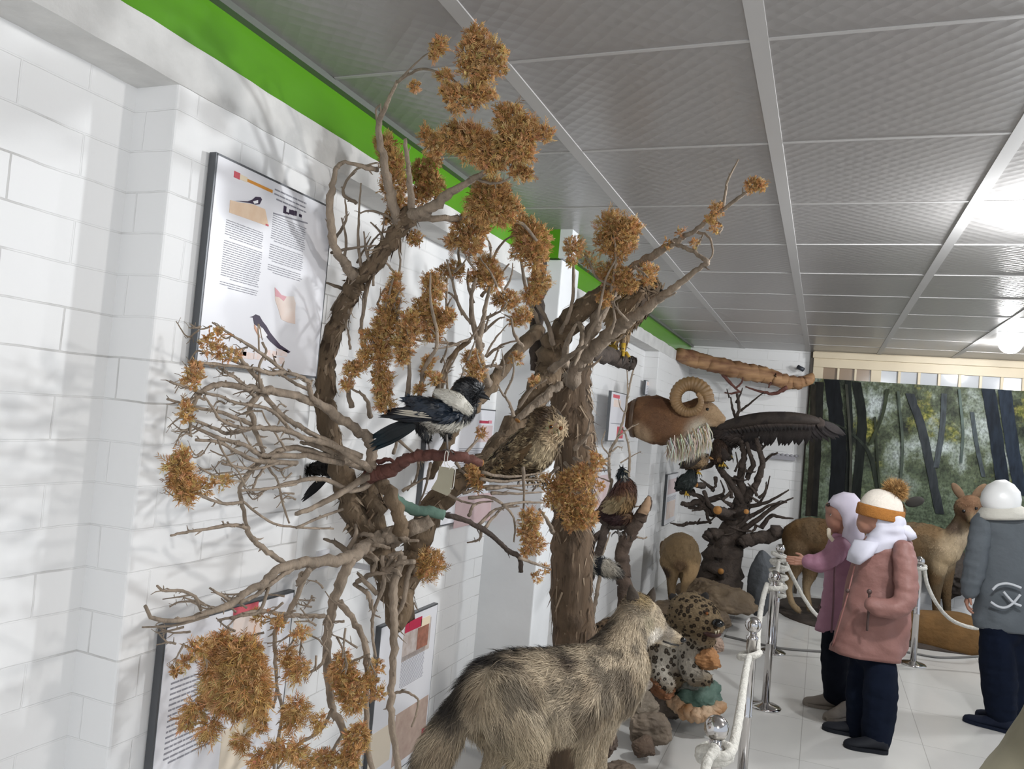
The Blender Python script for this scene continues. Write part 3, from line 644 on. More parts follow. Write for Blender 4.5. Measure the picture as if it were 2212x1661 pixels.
coat = cloth('jacket', [(1868,1158,1945,1152,.75),(1853,1190,1968,1172,.62),(1846,1225,1972,1215,.62),(1836,1270,1974,1268,.6),(1820,1320,1971,1330,.66),(1804,1365,1964,1385,.7),(1792,1400,1950,1427,.72)], Y1, M_coatp, g1, fold=.015, ff=17, seed=2, vstretch=.6)
arm = fuse('sleeve', [pc1([(1952,1190,-.10,24),(1957,1245,-.14,26),(1955,1295,-.17,25),(1932,1315,-.19,23),(1900,1312,-.195,21),(1886,1308,-.19,18)])], .009, M_coatp, g1, 3)
for v in arm.data.vertices: v.co += v.normal*.007*noise.noise(Vector((v.co.x*14,v.co.y*14,v.co.z*34)))
fuse('sleeve', [pc1([(1868,1205,.12,24),(1850,1260,.15,23),(1838,1312,.13,19)])], .01, M_coatp, g1, 3)
torus_row([P1(1878,1277,-.185),P1(1877,1310,-.187),P1(1874,1345,-.185),P1(1873,1362,-.18)], .006, 'pocket_zip', M_zip, g1)
w = MB(); w.ball(P1(1878,1278,-.19), (.013,.008,.013)); w.build('button', M_zip, g1)
for q in ((1831,1276,-.105),(1800,1393,-.05)):
    w = MB(); w.ball(P1(*q), (.011,.007,.011), 12, 8); w.build('button', M_zip, g1)
torus_row([P1(1846,1222,-.07),P1(1832,1280,-.09),P1(1815,1340,-.085),P1(1798,1396,-.06)], .004, 'front_placket', mat('dark_pink_seam','#8c5f59',.7), g1)
# headscarf: cap piece under the hat, chest flap and back flap
sc = cloth('headscarf', [(1869,1096,1948,1112,1.08),(1876,1118,1956,1122,1.12),(1879,1140,1958,1135,1.1),(1868,1160,1962,1148,.85),(1850,1185,1966,1158,.72),(1838,1205,1958,1172,.66)], Y1, M_scarf, g1, fold=.012, ff=18, seed=5)
def flap(name, pts, th, m, parent, bulge=.0):
    w = MB(); w.slab([P1(*p) for p in pts], (th*.3,-th,0)); o = clean(w.build(name, m, parent)); return bevel(o, th*.4, 2)
w = MB(); w.loft([ring(P1(1852,1165,-.02),P1(1895,1172,-.12),.05,20),ring(P1(1838,1190,-.03),P1(1882,1200,-.14),.045,20),ring(P1(1831,1208,-.04),P1(1856,1220,-.14),.02,20)]); w.build('scarf_end', M_scarf, g1)
w = MB(); w.loft([ring(P1(1930,1130,-.05),P1(1958,1134,.02),.04,20),ring(P1(1945,1148,-.06),P1(1972,1150,.02),.035,20),ring(P1(1962,1168,-.05),P1(1980,1160,0),.012,20)]); w.build('scarf_end', M_scarf, g1)
# hat
ht = thing('t','', '', P1(1900,1100)); bpy.data.objects.remove(ht)
def tilted_dome(c, ax, right, rad, hgt, rows=9, n=36, flat=1.0):
    ax = ax.normalized(); rt = (right-ax*right.dot(ax)).normalized(); fw = ax.cross(rt); rings = []
    for i in range(rows+1):
        t = i/rows*math.pi/2; r = rad*math.cos(t)**.75 if i < rows else .001
        rings.append([c + ax*hgt*math.sin(t) + rt*r*math.cos(2*math.pi*k/n) + fw*r*flat*math.sin(2*math.pi*k/n) for k in range(n)])
    return rings
brl, brr = P1(1853,1096), P1(1951,1118); hc = (brl+brr)/2; rt = (brr-brl)/2; axh = Vector((0,0,1)); axh = (axh-rt.normalized()*axh.dot(rt.normalized())).normalized()
hat = MB(); hat.loft(tilted_dome(hc+axh*.0, axh, rt, rt.length*.99, sz(50,hc), flat=.95)); ho = hat.build('bobble_hat', mat('cream_knit','#d5ccc0',.9,var=.08,scale=40,bump=.4,bscale=120), g1)
rg = []
for z_, rr in ((-.03,.98),(-.03,1.04),(-.022,1.07),(.022,1.06),(.03,1.03),(.032,.98)):
    fw = axh.cross(rt.normalized()); rg.append([hc+axh*z_+rt*rr*math.cos(2*math.pi*k/36)+fw*rt.length*.96*rr*math.sin(2*math.pi*k/36) for k in range(36)])
w = MB(); w.loft(rg+[rg[0]], cap=False); w.build('hat_band', mat('mustard_knit','#9a6428',.9,var=.15,scale=60,bump=.5,bscale=130), ho)
pm = P1(1934,1060); pr = sz(15,pm)
pom = fuse('pompom', [[(*pm,pr),(*(pm+Vector((.003,0,.003))),pr)]], .006, vmat('fluffy_fur',.9,.2,60), ho, 1, paint=[], base=lin('#a5804f'))
rs = np.random.RandomState(4); w = MB()
for i in range(2600):
    d = Vector(rs.normal(size=3)).normalized(); L = sz(29,pm)*(.75+.35*rs.rand()); s_ = d.orthogonal().normalized()*.0016; k = lin('#b08b58') if rs.rand() < .6 else lin('#80592f'); e = pm+d*L+Vector(rs.normal(size=3))*.006
    w.add((pm+d*pr*.6-s_,pm+d*pr*.6+s_,pm+d*L*.7+s_*.8,pm+d*L*.7-s_*.8,e), ((0,1,2,3),(3,2,4)), k)
w.build('pompom_fur', vmat('fluffy_fur'), pom, smooth=False, color=True)['kind'] = 'stuff'

# girl in lilac
Y2 = 5.12
def P2(px,py,d=0): return P(px,py,Y2+d)
def pc2(l): return pch([(x,y,Y2+d,r) for x,y,d,r in l])
g2 = thing('person','girl in lilac jacket with pale headscarf, face in profile, one arm stretched out','person',(P2(1800,1530).x,Y2,0))
fuse('body', [pc2([(1826,1108,0,31),(1815,1103,0,30),(1828,1095,0,30)]), pc2([(1806,1125,0,22),(1803,1138,0,13)]), pc2([(1793,1100,0,9),(1788,1118,0,5.5),(1792,1122,0,6)]), pc2([(1794,1131,0,6),(1797,1136,0,6),(1800,1143,0,9)]), pc2([(1796,1096,0,14),(1798,1104,0,13)]),
     pc2([(1828,1130,0,18),(1832,1165,0,20)]), slim(pc2([(1832,1185,0,38),(1830,1270,0,44),(1820,1355,0,42)]),.5),
     slim(pc2([(1818,1180,-.08,20),(1795,1206,-.13,17),(1765,1215,-.145,14),(1742,1212,-.15,14)])),
     slim(pc2([(1850,1190,.1,20),(1848,1260,.12,18),(1840,1310,.1,15)])),
     slim(pc2([(1803,1370,-.04,30),(1803,1440,-.04,23),(1800,1505,-.04,19)]),.55), slim(pc2([(1822,1370,.05,30),(1823,1440,.04,23),(1824,1520,-.06,19)]),.55)], .009, M_skin, g2, 3, paint=[], base=lin('#8f6555'))
eye(g2, P2(1796,1111,-.045), (-1,-.7,0), .009); eye(g2, P2(1793,1111,.03), (-1,.5,0), .008)
torus_row([P2(1793,1103,-.04),P2(1798,1102,-.055),P2(1804,1104,-.065)], .0035, 'eyebrow', mat('dark_hair','#2a1d18',.7), g2)
torus_row([P2(1792,1133,.0),P2(1795,1134,-.02),P2(1801,1133,-.035)], .0045, 'lips', mat('lips','#8a4a44',.5), g2)
hand(g2, P2(1744,1213,-.15), P2(1714,1211,-.17)-P2(1744,1213,-.15), (0,0,1), (0,1,0), .14, curl=.3)
s2 = sz(1,P2(1810,1400))
trousers(g2, P2(1812,1362), [[(P2(1803,1375,-.03),28*s2),(P2(1803,1440,-.04),29*s2),(P2(1800,1500,-.04),22*s2)], [(P2(1822,1375,.05),28*s2),(P2(1823,1440,.04),29*s2),(P2(1824,1515,-.06),22*s2)]], mat('black_trousers','#0f121b',.95,spec=.12,var=.2,scale=12,bump=.2), 30*s2, 0, 0)
f = P2(1798,1515,-.03); shoe(g2, (f.x+.03,f.y+.02,0), (f.x-.16,f.y-.01,0), .09, .085, M_taupe); f = P2(1828,1535,-.12); shoe(g2, (f.x+.03,f.y+.03,0), (f.x-.11,f.y-.14,0), .09, .085, M_taupe)
cloth('jacket', [(1800,1152,1862,1150,.75),(1786,1180,1880,1178,.62),(1782,1220,1888,1220,.6),(1781,1255,1890,1262,.6),(1773,1305,1886,1318,.6),(1762,1360,1878,1376,.6)], Y2, M_lilac, g2, fold=.015, ff=17, seed=9, vstretch=.6)
ar = fuse('sleeve', [pc2([(1815,1182,-.10,23),(1793,1206,-.13,22),(1768,1216,-.145,21),(1746,1213,-.15,17)])], .009, M_lilac, g2, 3)
for v in ar.data.vertices: v.co += v.normal*.006*noise.noise(Vector((v.co.x*30,v.co.y*16,v.co.z*16)))
torus_row([P2(1790,1143,-.06),P2(1792,1158,-.10),P2(1803,1172,-.12),P2(1816,1188,-.14)], .012, 'collar', mat('cream_fleece','#c8bca8',.9,bump=.5,bscale=60), g2, 10, .2)
torus_row([P2(1806,1190,-.155),P2(1802,1250,-.165),P2(1800,1310,-.165),P2(1796,1366,-.155)], .006, 'front_placket', mat('dark_lilac_seam','#5d3b44',.7), g2)
w = MB(); w.ball(P2(1770,1311,-.05), (.011,.008,.011), 12, 8); w.build('button', M_zip, g2)
# scarf hood, open to the left with a peak over the brow
sr = []
for px_l,py_l,px_r,py_r,b in ((1788,1086,1800,1070,.02),(1793,1092,1822,1062,.085),(1808,1102,1845,1066,.11),(1818,1120,1858,1080,.118),(1822,1140,1862,1100,.115),(1818,1158,1864,1125,.10),(1806,1170,1866,1150,.10),(1806,1190,1872,1172,.11)):
    sr.append(ring(P2(px_l,py_l),P2(px_r,py_r),b,36,Vector((0.1,1,0))))
w = MB(); w.loft([[v + Vector((0,0,0)) + (v-sum(r_,Vector())/36).normalized()*.006*noise.noise(v*22) for v in r_] for r_ in sr]); w.build('headscarf', mat('lilac_white_headscarf','#c6becb',.8,var=.06,scale=12,bump=.2,bscale=20), g2)
torus_row([P2(1791,1089,-.05),P2(1788,1091,-.03),P2(1787,1091,0),P2(1788,1091,.03)], .009, 'hair', mat('dark_hair','#2a1d18',.7), g2)

# woman in the grey coat
Y3 = 5.42
def P3(px,py,d=0): return P(px,py,Y3+d)
def pc3(l): return pch([(x,y,Y3+d,r) for x,y,d,r in l])
g3 = thing('person','person in blue-grey coat with white hood and navy trousers, standing at right edge','person',(P3(2170,1560).x,Y3,0))
fuse('body', [pc3([(2162,1078,0,34),(2155,1085,0,32)]), pc3([(2140,1088,.03,20),(2134,1096,.04,12)]), pc3([(2128,1082,.05,7),(2126,1088,.05,6)]), pc3([(2165,1105,0,20),(2168,1140,0,24)]), slim(pc3([(2170,1150,0,52),(2170,1250,0,56),(2166,1350,0,54)]),.5),
     slim(pc3([(2124,1140,-.02,22),(2112,1200,-.04,20),(2103,1250,-.05,17),(2095,1277,-.05,16)])), slim(pc3([(2215,1140,0,22),(2228,1210,0,20),(2236,1270,0,16)])),
     slim(pc3([(2150,1365,-.03,36),(2156,1450,-.04,28),(2162,1535,-.05,24)]),.55), slim(pc3([(2188,1365,.06,36),(2184,1450,.05,28),(2182,1525,.05,24)]),.55)], .011, M_skin, g3, 3, paint=[], base=SKIN)
hand(g3, P3(2096,1276,-.04), (-.25,-.1,-1), (0,-1,0), (1,0,0), .15, curl=.8)
s3 = sz(1,P3(2170,1400))
trousers(g3, P3(2168,1345), [[(P3(2150,1365,-.02),32*s3),(P3(2156,1450,-.04),37*s3),(P3(2162,1540,-.05),31*s3)], [(P3(2188,1365,.05),32*s3),(P3(2184,1450,.05),36*s3),(P3(2182,1530,.05),30*s3)]], M_navy, 36*s3, 0, 0)
f = P3(2168,1562,-.06); shoe(g3, (f.x+.05,f.y-.04,0), (f.x-.2,f.y+.03,0), .085, .09, mat('navy_shoe','#0f1626',.8,spec=.2)); f = P3(2190,1555,.07); shoe(g3, (f.x+.05,f.y,0), (f.x-.19,f.y+.05,0), .085, .09, mat('navy_shoe','#161d2e'))
cloth('coat', [(2122,1108,2214,1106,.7),(2108,1128,2232,1124,.62),(2112,1180,2234,1180,.58),(2110,1250,2238,1250,.58),(2104,1310,2240,1312,.6),(2098,1342,2242,1360,.62),(2104,1352,2238,1368,.6)], Y3, M_grey, g3, fold=.015, ff=16, seed=15, vstretch=.6)
for l in ([(2124,1130,-.02,25),(2112,1190,-.04,24),(2103,1240,-.05,23),(2094,1276,-.05,19)], [(2218,1132,0,24),(2232,1200,0,23),(2238,1275,0,19)]):
    o = fuse('sleeve', [pc3(l)], .01, M_grey, g3, 3)
    for v in o.data.vertices: v.co += v.normal*.008*noise.noise(Vector((v.co.x*14,v.co.y*14,v.co.z*30)))
hb = MB(); hr = []
for px_l,py_l,px_r,py_r,b in ((2150,1038,2172,1036,.03),(2132,1048,2190,1046,.085),(2121,1064,2203,1062,.115),(2118,1080,2206,1078,.12),(2121,1092,2204,1092,.118),(2126,1100,2200,1100,.11)): hr.append(ring(P3(px_l,py_l),P3(px_r,py_r),b,36))
hb.loft(hr); hb.build('hood', mat('white_satin_hood','#dcdcda',.35,var=.04,bump=.1,bscale=14), g3)
hb = MB(); hb.loft([ring(P3(2128,1090),P3(2202,1090),.10,36),ring(P3(2119,1098),P3(2212,1096),.118,36),ring(P3(2112,1107),P3(2222,1104),.135,36),ring(P3(2108,1114),P3(2228,1111),.145,36),ring(P3(2114,1120),P3(2224,1119),.13,36)]); hb.build('hood_collar', mat('cream_fleece_collar','#bdbab0',.9,bump=.5,bscale=50), g3)
for l in ([(2144,1274),(2155,1264),(2172,1260),(2188,1263),(2206,1270)], [(2168,1278),(2178,1290),(2190,1302),(2206,1309)], [(2140,1300),(2156,1310),(2172,1312),(2188,1303),(2204,1284)]):
    torus_row([P3(x,y,-.135) for x,y in l], .007, 'tie_cord', mat('pale_cord','#b9bcc0',.8), g3)
# beige coat cut by the corner
Y4 = 3.3
g4 = thing('person','person in beige coat, only the flared hem showing in the bottom right corner','person',(P(2330,1700,Y4).x,Y4,0))
c4 = P(2352,1500,Y4)
cx4 = c4.x
fuse('body', [[(cx4,Y4,1.545,.088),(cx4,Y4-.012,1.51,.088),(cx4,Y4-.02,1.475,.078)], [(cx4,Y4-.07,1.455,.045),(cx4,Y4-.085,1.425,.03)], [(cx4,Y4-.095,1.50,.012),(cx4,Y4-.112,1.475,.014)], [(cx4-.03,Y4-.09,1.44,.008),(cx4+.03,Y4-.09,1.44,.008)],
   [(cx4,Y4,1.43,.05),(cx4,Y4+.01,1.33,.055)], [(cx4,Y4,1.28,.09),(cx4,Y4,1.0,.09),(cx4,Y4,.8,.09)], [(cx4-.08,Y4,.78,.07),(cx4-.08,Y4,.42,.05),(cx4-.09,Y4,.07,.035)], [(cx4+.08,Y4,.78,.07),(cx4+.08,Y4,.42,.05),(cx4+.09,Y4,.07,.035)],
   [(cx4+.17,Y4,1.28,.035),(cx4+.20,Y4,1.02,.03),(cx4+.20,Y4-.08,.82,.024)], [(cx4-.14,Y4,1.28,.03),(cx4-.15,Y4-.03,1.05,.026),(cx4-.13,Y4-.12,.88,.02)]], .009, M_skin, g4, 3, paint=[], base=SKIN)
for sx in (-1,1): eye(g4, (cx4+sx*.032,Y4-.0865,1.507), (0,-1,-.05), .0085)
torus_row([(cx4-.026,Y4-.106,1.437),(cx4,Y4-.114,1.44),(cx4+.026,Y4-.106,1.437)], .005, 'lips', mat('lips','#8a4a44',.5), g4)
hand(g4, (cx4+.20,Y4-.085,.80), (0,-.1,-1), (0,-1,0), (-1,0,0), .16, curl=.5)
hand(g4, (cx4-.125,Y4-.13,.865), (.5,-.6,-.4), (-.6,-.3,.7), (0,0,-1), .16, curl=.6)
def zl(name, rows, m, fold=.006, n=48):
    w = MB(); cs = catmull([tuple(r) for r in rows], 5); rings = []
    for z, rx, ry, oy in cs:
        rings.append([Vector((cx4+rx*math.cos(2*math.pi*k/n), Y4+oy+ry*math.sin(2*math.pi*k/n), z))*1.0 for k in range(n)])
    rings = [[v+Vector((math.cos(2*math.pi*k/n),math.sin(2*math.pi*k/n),0))*fold*noise.noise(Vector((v.x*16,v.y*16,v.z*5))) for k, v in enumerate(r_)] for r_ in rings]
    w.loft(rings); return w.build(name, m, g4)
M_beigec = mat('beige_coat','#8d8874',.9,var=.12,scale=8,bump=.3,bscale=16)
zl('coat', [(1.37,.07,.07,0),(1.33,.13,.10,0),(1.26,.165,.125,0),(1.1,.155,.125,0),(.92,.15,.13,0),(.72,.175,.16,0),(.55,.24,.21,0),(.42,.31,.25,0),(.3,.35,.28,0),(.2,.36,.29,0),(.19,.33,.27,0)], M_beigec, .012)
for l in ([(cx4+.165,Y4,1.28,.055),(cx4+.20,Y4,1.02,.05),(cx4+.20,Y4-.08,.84,.042)], [(cx4-.13,Y4,1.28,.05),(cx4-.15,Y4-.03,1.05,.046),(cx4-.13,Y4-.12,.895,.038)]): fuse('sleeve', [l], .01, M_beigec, g4, 3)
# headscarf framing the face
w = MB(); rings = []
for i in range(13):
    t = i/12; z = 1.645-.36*t; r = .02+.105*min(1,(t/.28))**.6 if t < .55 else .125+.05*(t-.55)/.45; rg = []
    for k in range(48):
        a_ = 2*math.pi*k/48; c_, s_ = math.cos(a_), math.sin(a_); f_ = 1.0
        if s_ < -.45 and 1.41 < z < 1.565: f_ = .58            # opening for the face
        rg.append(Vector((cx4+r*c_, Y4+.012+r*1.05*s_*f_, z)))
    rings.append(rg)
w.loft(rings); w.build('headscarf', M_scarf, g4)
for dx in (-.09,.09): shoe(g4, (c4.x+dx,Y4+.08,0), (c4.x+dx,Y4-.14,0), .08, .085, M_taupe)
# ------------------------------------------------------------------ animals (mounted specimens)
M_fur = vmat('animal_coat', .85, .18, 55, .25, 90, .25); M_hair = vmat('animal_hair', .8, .12, 90, 0, 1, .3)
M_feather = vmat('bird_plumage', .7, .2, 70, .2, 120, .3); M_gloss = vmat('glossy_plumage', .4, .12, 40, .1, 90, .5)
M_claw = mat('dark_claw','#2c2926',.5); M_beak = mat('black_beak','#191a1d',.35); M_yel = mat('yellow_bird_leg','#b3912b',.6,var=.2,scale=40); M_glass = mat('black_glass_eye','#0b0a09',.08)
M_amber = mat('amber_glass_eye','#6a3a10',.1)
def feather(mb, base, d, up, L, W, col, bend=0.0, col2=None, rows=5):
    base, d, up = Vector(base), Vector(d).normalized(), Vector(up).normalized(); s = d.cross(up).normalized(); vs = []; b = len(mb.v)
    prof = [.35,.8,1.0,.95,.6,.05]
    for i in range(rows+1):
        t = i/rows; w = W*.5*prof[min(5,int(round(t*5)))]; c = base + d*L*t + up*(-bend*L*t*t)
        vs += [c-s*w, c+up*W*.09, c+s*w]
    fs = []
    for i in range(rows):
        a = i*3; fs += [(a,a+1,a+4,a+3),(a+1,a+2,a+5,a+4)]
    mb.add(vs, fs, col)
    if col2:
        for i in range(rows-1,rows+1):
            for k in range(3): mb.c[b+i*3+k] = col2
def bird_foot(parent, ankle, grip, fwd, m, r=.004, toe=.03, name='foot'):
    """leg from ankle to perch with three forward toes, one back, each with a claw"""
    ankle, grip, fwd = Vector(ankle), Vector(grip), Vector(fwd).normalized(); w = MB(); w.tube([ankle, ankle.lerp(grip,.5), grip], [r*1.15,r*.9,r], 8)
    sd = fwd.cross(Vector((0,0,1))).normalized()
    o = w.build('leg', m, parent); w = MB(); c = MB()
    for dv in (fwd, (fwd+sd*.7).normalized(), (fwd-sd*.7).normalized(), -fwd):
        e = grip+dv*toe; w.tube([grip, grip+dv*toe*.5+Vector((0,0,r*.9)), e-Vector((0,0,r*1.2))], [r*.9,r*.8,r*.6], 7)
        c.tube([e-Vector((0,0,r*1.2)), e+dv*toe*.2-Vector((0,0,r*2.4)), e+dv*toe*.22-Vector((0,0,r*4.5))], [r*.55,r*.4,r*.08], 6)
    w.build('toes', m, o); c.build('claws', M_claw, o); return o
def ball_part(name, c, r, m, parent, M=None, lump=0): 
    w = MB(); w.ball(c, r, 16, 12, M, lump); return w.build(name, m, parent)
def mottle(c1, c2, f, lo=.0, hi=.25, amt=1.0, seed=0):
    a, b = np.array(c1), np.array(c2)
    def fn(co, no, col):
        t = smoothstep(lo, hi, noise.noise(co*f+Vector((seed,0,0))))*amt
        return col*(1-t)+b*t
    return fn

# ---- magpie
YM = 2.0
def pm_(px,py,d=0): return P(px,py,YM+d)
mg = thing('magpie','black and white magpie with blue-black wing standing on a red-brown branch','bird',pm_(968,975))
blk, wht, blu = lin('#15171b'), lin('#e2ded2'), lin('#26303d')
def msp(px,py,r,col,soft=.25,ry=.12): p = pm_(px,py); s_ = sz(r,p) if not hasattr(r,'__len__') else None; return (tuple(p), (sz(r,p),ry,sz(r,p)) if s_ else (sz(r[0],p),ry,sz(r[1],p)), col, soft)
bd = fuse('body', [pch([(895,900,YM,20),(925,897,YM,31),(958,893,YM,39),(985,884,YM,41),(1003,862,YM,32),(1010,844,YM,27)]), pch([(1008,841,YM,26),(1018,842,YM,24),(1026,846,YM,19)]), pch([(915,915,YM,22),(920,936,YM,13)]), pch([(960,915,YM+.02,22),(964,934,YM+.02,11)])], .0042, M_gloss, mg, 3,
    paint=[msp(980,916,(44,22),wht,.15), msp(945,925,(22,18),lin('#9b968c')), msp(982,866,(34,24),wht,.2), msp(1012,893,(20,9),blk,.2), msp(1012,838,(34,17),blk,.2), msp(1028,852,(20,22),blk,.2), msp(920,938,12,blk,.3), msp(963,937,10,blk,.3)], base=blk)
f = fur(bd, 9000, .02, .0045, M_gloss, mg, .12, .25, 'body_feathers', reverse=True, shade=.12, droop=.05)
bk_ = MB(); bk_.tube([pm_(1028,850),pm_(1042,854),pm_(1054,860),pm_(1058,864)], [sz(9,pm_(1030,850)),sz(7,pm_(1040,850)),sz(3.5,pm_(1050,850)),.0006], 12); bk_.build('beak', M_beak, mg)
ball_part('eye', pm_(1023,843,-.026), .0042, M_glass, mg)
sp_ = fuse('shoulder_patch', [pch([(950,850,YM-.040,11),(970,858,YM-.050,16),(990,868,YM-.050,17),(1005,880,YM-.042,13)])], .004, M_feather, mg, 3, paint=[], base=wht); fur(sp_, 1600, .016, .003, M_feather, sp_, .12, .2, 'patch_feathers', reverse=True, shade=.08, droop=0)
# near wing: shoulder coverts then long primaries with white edges, swept to the tail
def wing_px(name, parent, Ypl, base_pts, tip_pts, n, Lw, col, col2, m, layers=1, jit=.06, upv=None, seed=1):
    rs = random.Random(seed); w = MB()
    bp = catmull([tuple(P(x,y,Ypl+d)) for x,y,d in base_pts], 8); tp = catmull([tuple(P(x,y,Ypl+d)) for x,y,d in tip_pts], 8)
    for i in range(n):
        t = i/(n-1) if n > 1 else 0; a_ = Vector(bp[int(t*(len(bp)-1))]); b_ = Vector(tp[int(t*(len(tp)-1))]); d = b_-a_
        up = upv or Vector((0,-1,.15)); k = 1+jit*(rs.random()*2-1)*2
        feather(w, a_+Vector((0,-.0015*(i%3),0)), d+Vector((rs.uniform(-1,1),0,rs.uniform(-1,1)))*d.length*.04, up, d.length*(1+rs.uniform(-.05,.05)), Lw*(.85+.3*rs.random()), tuple(c*k for c in col), .04, col2)
    return w.build(name, m, parent, color=True)
wg = fuse('wing', [pch([(972,884,YM-.048,9),(948,881,YM-.058,16),(918,876,YM-.055,18),(893,868,YM-.04,12)]), pch([(995,897,YM-.044,7),(965,901,YM-.055,12),(925,892,YM-.055,13)])], .0042, M_gloss, mg, 3, paint=[mottle(blu,lin('#1a212b'),30)], base=blu)
fur(wg, 900, .03, .012, M_gloss, wg, .1, .15, 'wing_coverts', reverse=False, shade=.25, seed=6, droop=0)
wing_px('wing_primaries', mg, YM-.055, [(940,905,0),(930,900,-.004),(915,893,-.008),(905,885,-.008)], [(842,908,.03),(826,903,.03),(815,897,.03),(822,884,.03)], 9, .017, lin('#1b222c'), blk, M_gloss)
wing_px('white_wing_edge', mg, YM-.078, [(932,903,0),(922,893,-.002)], [(843,894,.03),(852,886,.03)], 3, .006, lin('#cfc8b8'), None, M_gloss)
wing_px('far_wing', mg, YM+.05, [(960,865,0),(920,870,0)], [(860,885,0),(850,893,0)], 5, .02, blk, None, M_gloss)
wing_px('tail', mg, YM-.005, [(905,903,0),(905,908,-.01),(907,913,-.015),(905,918,-.01)], [(800,940,.02),(792,952,.0),(799,964,-.02),(806,972,.01)], 11, .024, lin('#121d22'), lin('#142a33'), M_gloss)
M_mleg = mat('grey_bird_leg','#6f6a66',.6)
bird_foot(mg, pm_(965,938,-.0), pm_(967,974,-.0), (1,-.3,0), M_mleg, .0032, .022); bird_foot(mg, pm_(922,942,.02), pm_(930,982,.02), (1,-.3,0), M_mleg, .0032, .022)

# ---- owl
YO = 2.62
ow = thing('owl','mottled brown owl crouching on the thick slanting branch right of the magpie','bird',P(1150,1030,YO))
ob = fuse('body', [pch([(1050,1018,YO,16),(1080,1008,YO,32),(1115,992,YO,46),(1145,974,YO,52),(1168,955,YO,46),(1180,928,YO,40)]), pch([(1180,918,YO,40),(1195,925,YO-.01,30)]), pch([(1130,990,YO-.03,38),(1090,1008,YO-.03,26)])], .006, M_feather, ow, 3,
   paint=[mottle(lin('#6b563d'),lin('#86745a'),34,-.05,.2), mottle(0,lin('#2e251c'),36,.0,.2,.95,5), mottle(0,lin('#c2b08c'),60,.2,.35,.8,9), psp(1172,985,YO-.08,36,lin('#b3a283'),.5), psp(1204,935,YO-.04,26,lin('#b09a7a'),.4), psp(1182,898,YO-.05,22,lin('#4d3d2d'),.5), psp(1168,930,YO-.08,16,lin('#4a3a2a'),.5)], base=lin('#5f4e3a'))
fur(ob, 5200, .026, .008, M_feather, ow, .14, .3, 'body_feathers', reverse=True, shade=.35, seed=8)
wing_px('wing', ow, YO-.085, [(1150,960,0),(1135,985,-.01),(1120,1000,0),(1125,1010,.02)], [(1085,1000,.01),(1062,1015,.02),(1050,1024,.04),(1060,1030,.05)], 14, .022, lin('#6d583f'), lin('#94805d'), M_feather)
wing_px('tail', ow, YO, [(1075,1005,-.02),(1070,1015,0),(1075,1020,.02)], [(1035,1028,-.02),(1028,1036,0),(1036,1040,.02)], 7, .024, lin('#5e4c38'), lin('#8a775a'), M_feather)
w = MB(); fcx = P(1203,928,YO-.075); 
for i in range(120):
    a_ = 2*math.pi*i/120*3; rr = .014+.010*((i*7)%10)/10; dd = Vector((.55,-.8,0)); s_ = Vector((.8,.55,0)); u_ = Vector((0,0,1)); dr = s_*math.cos(a_)+u_*math.sin(a_)
    feather(w, P(1192,923,YO-.088)+dr*.005, dr+dd*.12, dd, rr, .005, tuple(c*random.uniform(.8,1.15) for c in lin('#b59f7d')), .1)
w.build('facial_disc', M_feather, ow, color=True)
ball_part('eye', P(1190,922,YO-.089), .0075, M_amber, ow); ball_part('pupil', P(1190.5,922,YO-.0945), .0045, M_glass, ow)
ball_part('eye', P(1211,925,YO-.06), .007, M_amber, ow)
w = MB(); w.tube([P(1205,929,YO-.085),P(1207,937,YO-.094),P(1206,944,YO-.09)], [.005,.004,.0007], 8); w.build('beak', mat('horn_beak','#8b8064',.4), ow)
for px in (1138,1160): bird_foot(ow, P(px,1018,YO-.02), P(px-2,1036,YO-.03), (1,-.4,0), mat('feathered_owl_leg','#8d7b60',.9), .006, .03)

# ---- buzzard up on the black perch
YB_ = 4.12
bz = thing('buzzard','brown bird of prey with yellow feet on a black perch under the green band','bird',P(1345,770,YB_))
bb = fuse('body', [pch([(1335,705,YB_,22),(1350,680,YB_,36),(1368,652,YB_,40),(1390,635,YB_,30),(1408,624,YB_,20)]), pch([(1412,622,YB_,18),(1420,628,YB_-.02,13)]), pch([(1356,690,YB_-.03,17),(1352,715,YB_-.03,11),(1347,742,YB_-.03,7)]), pch([(1336,700,YB_+.05,16),(1328,735,YB_+.05,8)])], .009, M_feather, bz, 3,
   paint=[mottle(0,lin('#3d3023'),22,0,.2,.9), psp(1365,655,YB_-.1,18,lin('#8d7a62'),.5), psp(1352,720,YB_,26,lin('#927a5c'),.4), psp(1414,624,YB_,22,lin('#6c5b46'),.5)], base=lin('#5d4a35'))
fur(bb, 3000, .045, .014, M_feather, bz, .12, .25, 'body_feathers', reverse=True, shade=.3, seed=5)
wing_px('wing', bz, YB_-.10, [(1385,632,0),(1370,645,-.01),(1350,650,0),(1345,660,.02)], [(1318,700,.02),(1310,712,.03),(1304,700,.05),(1302,682,.06)], 14, .05, lin('#5a4631'), lin('#7b654a'), M_feather)
wing_px('far_wing', bz, YB_+.05, [(1400,640,0),(1405,650,0)], [(1392,692,0),(1408,672,0)], 6, .05, lin('#37352a'), None, M_feather)
wing_px('tail', bz, YB_+.02, [(1345,690,0),(1340,695,0)], [(1312,735,0),(1322,745,0)], 6, .05, lin('#4f3f2e'), lin('#6e5a43'), M_feather)
w = MB(); w.tube([P(1424,628,YB_-.03),P(1434,632,YB_-.035),P(1437,641,YB_-.035)], [.014,.009,.001], 8); w.build('beak', M_beak, bz); ball_part('eye', P(1418,619,YB_-.05), .007, M_amber, bz)
bird_foot(bz, P(1347,742,YB_-.04), P(1345,767,YB_-.05), (.3,-1,0), M_yel, .012, .06); bird_foot(bz, P(1328,735,YB_+.04), P(1322,752,YB_+.04), (.3,-1,0), M_yel, .011, .05)

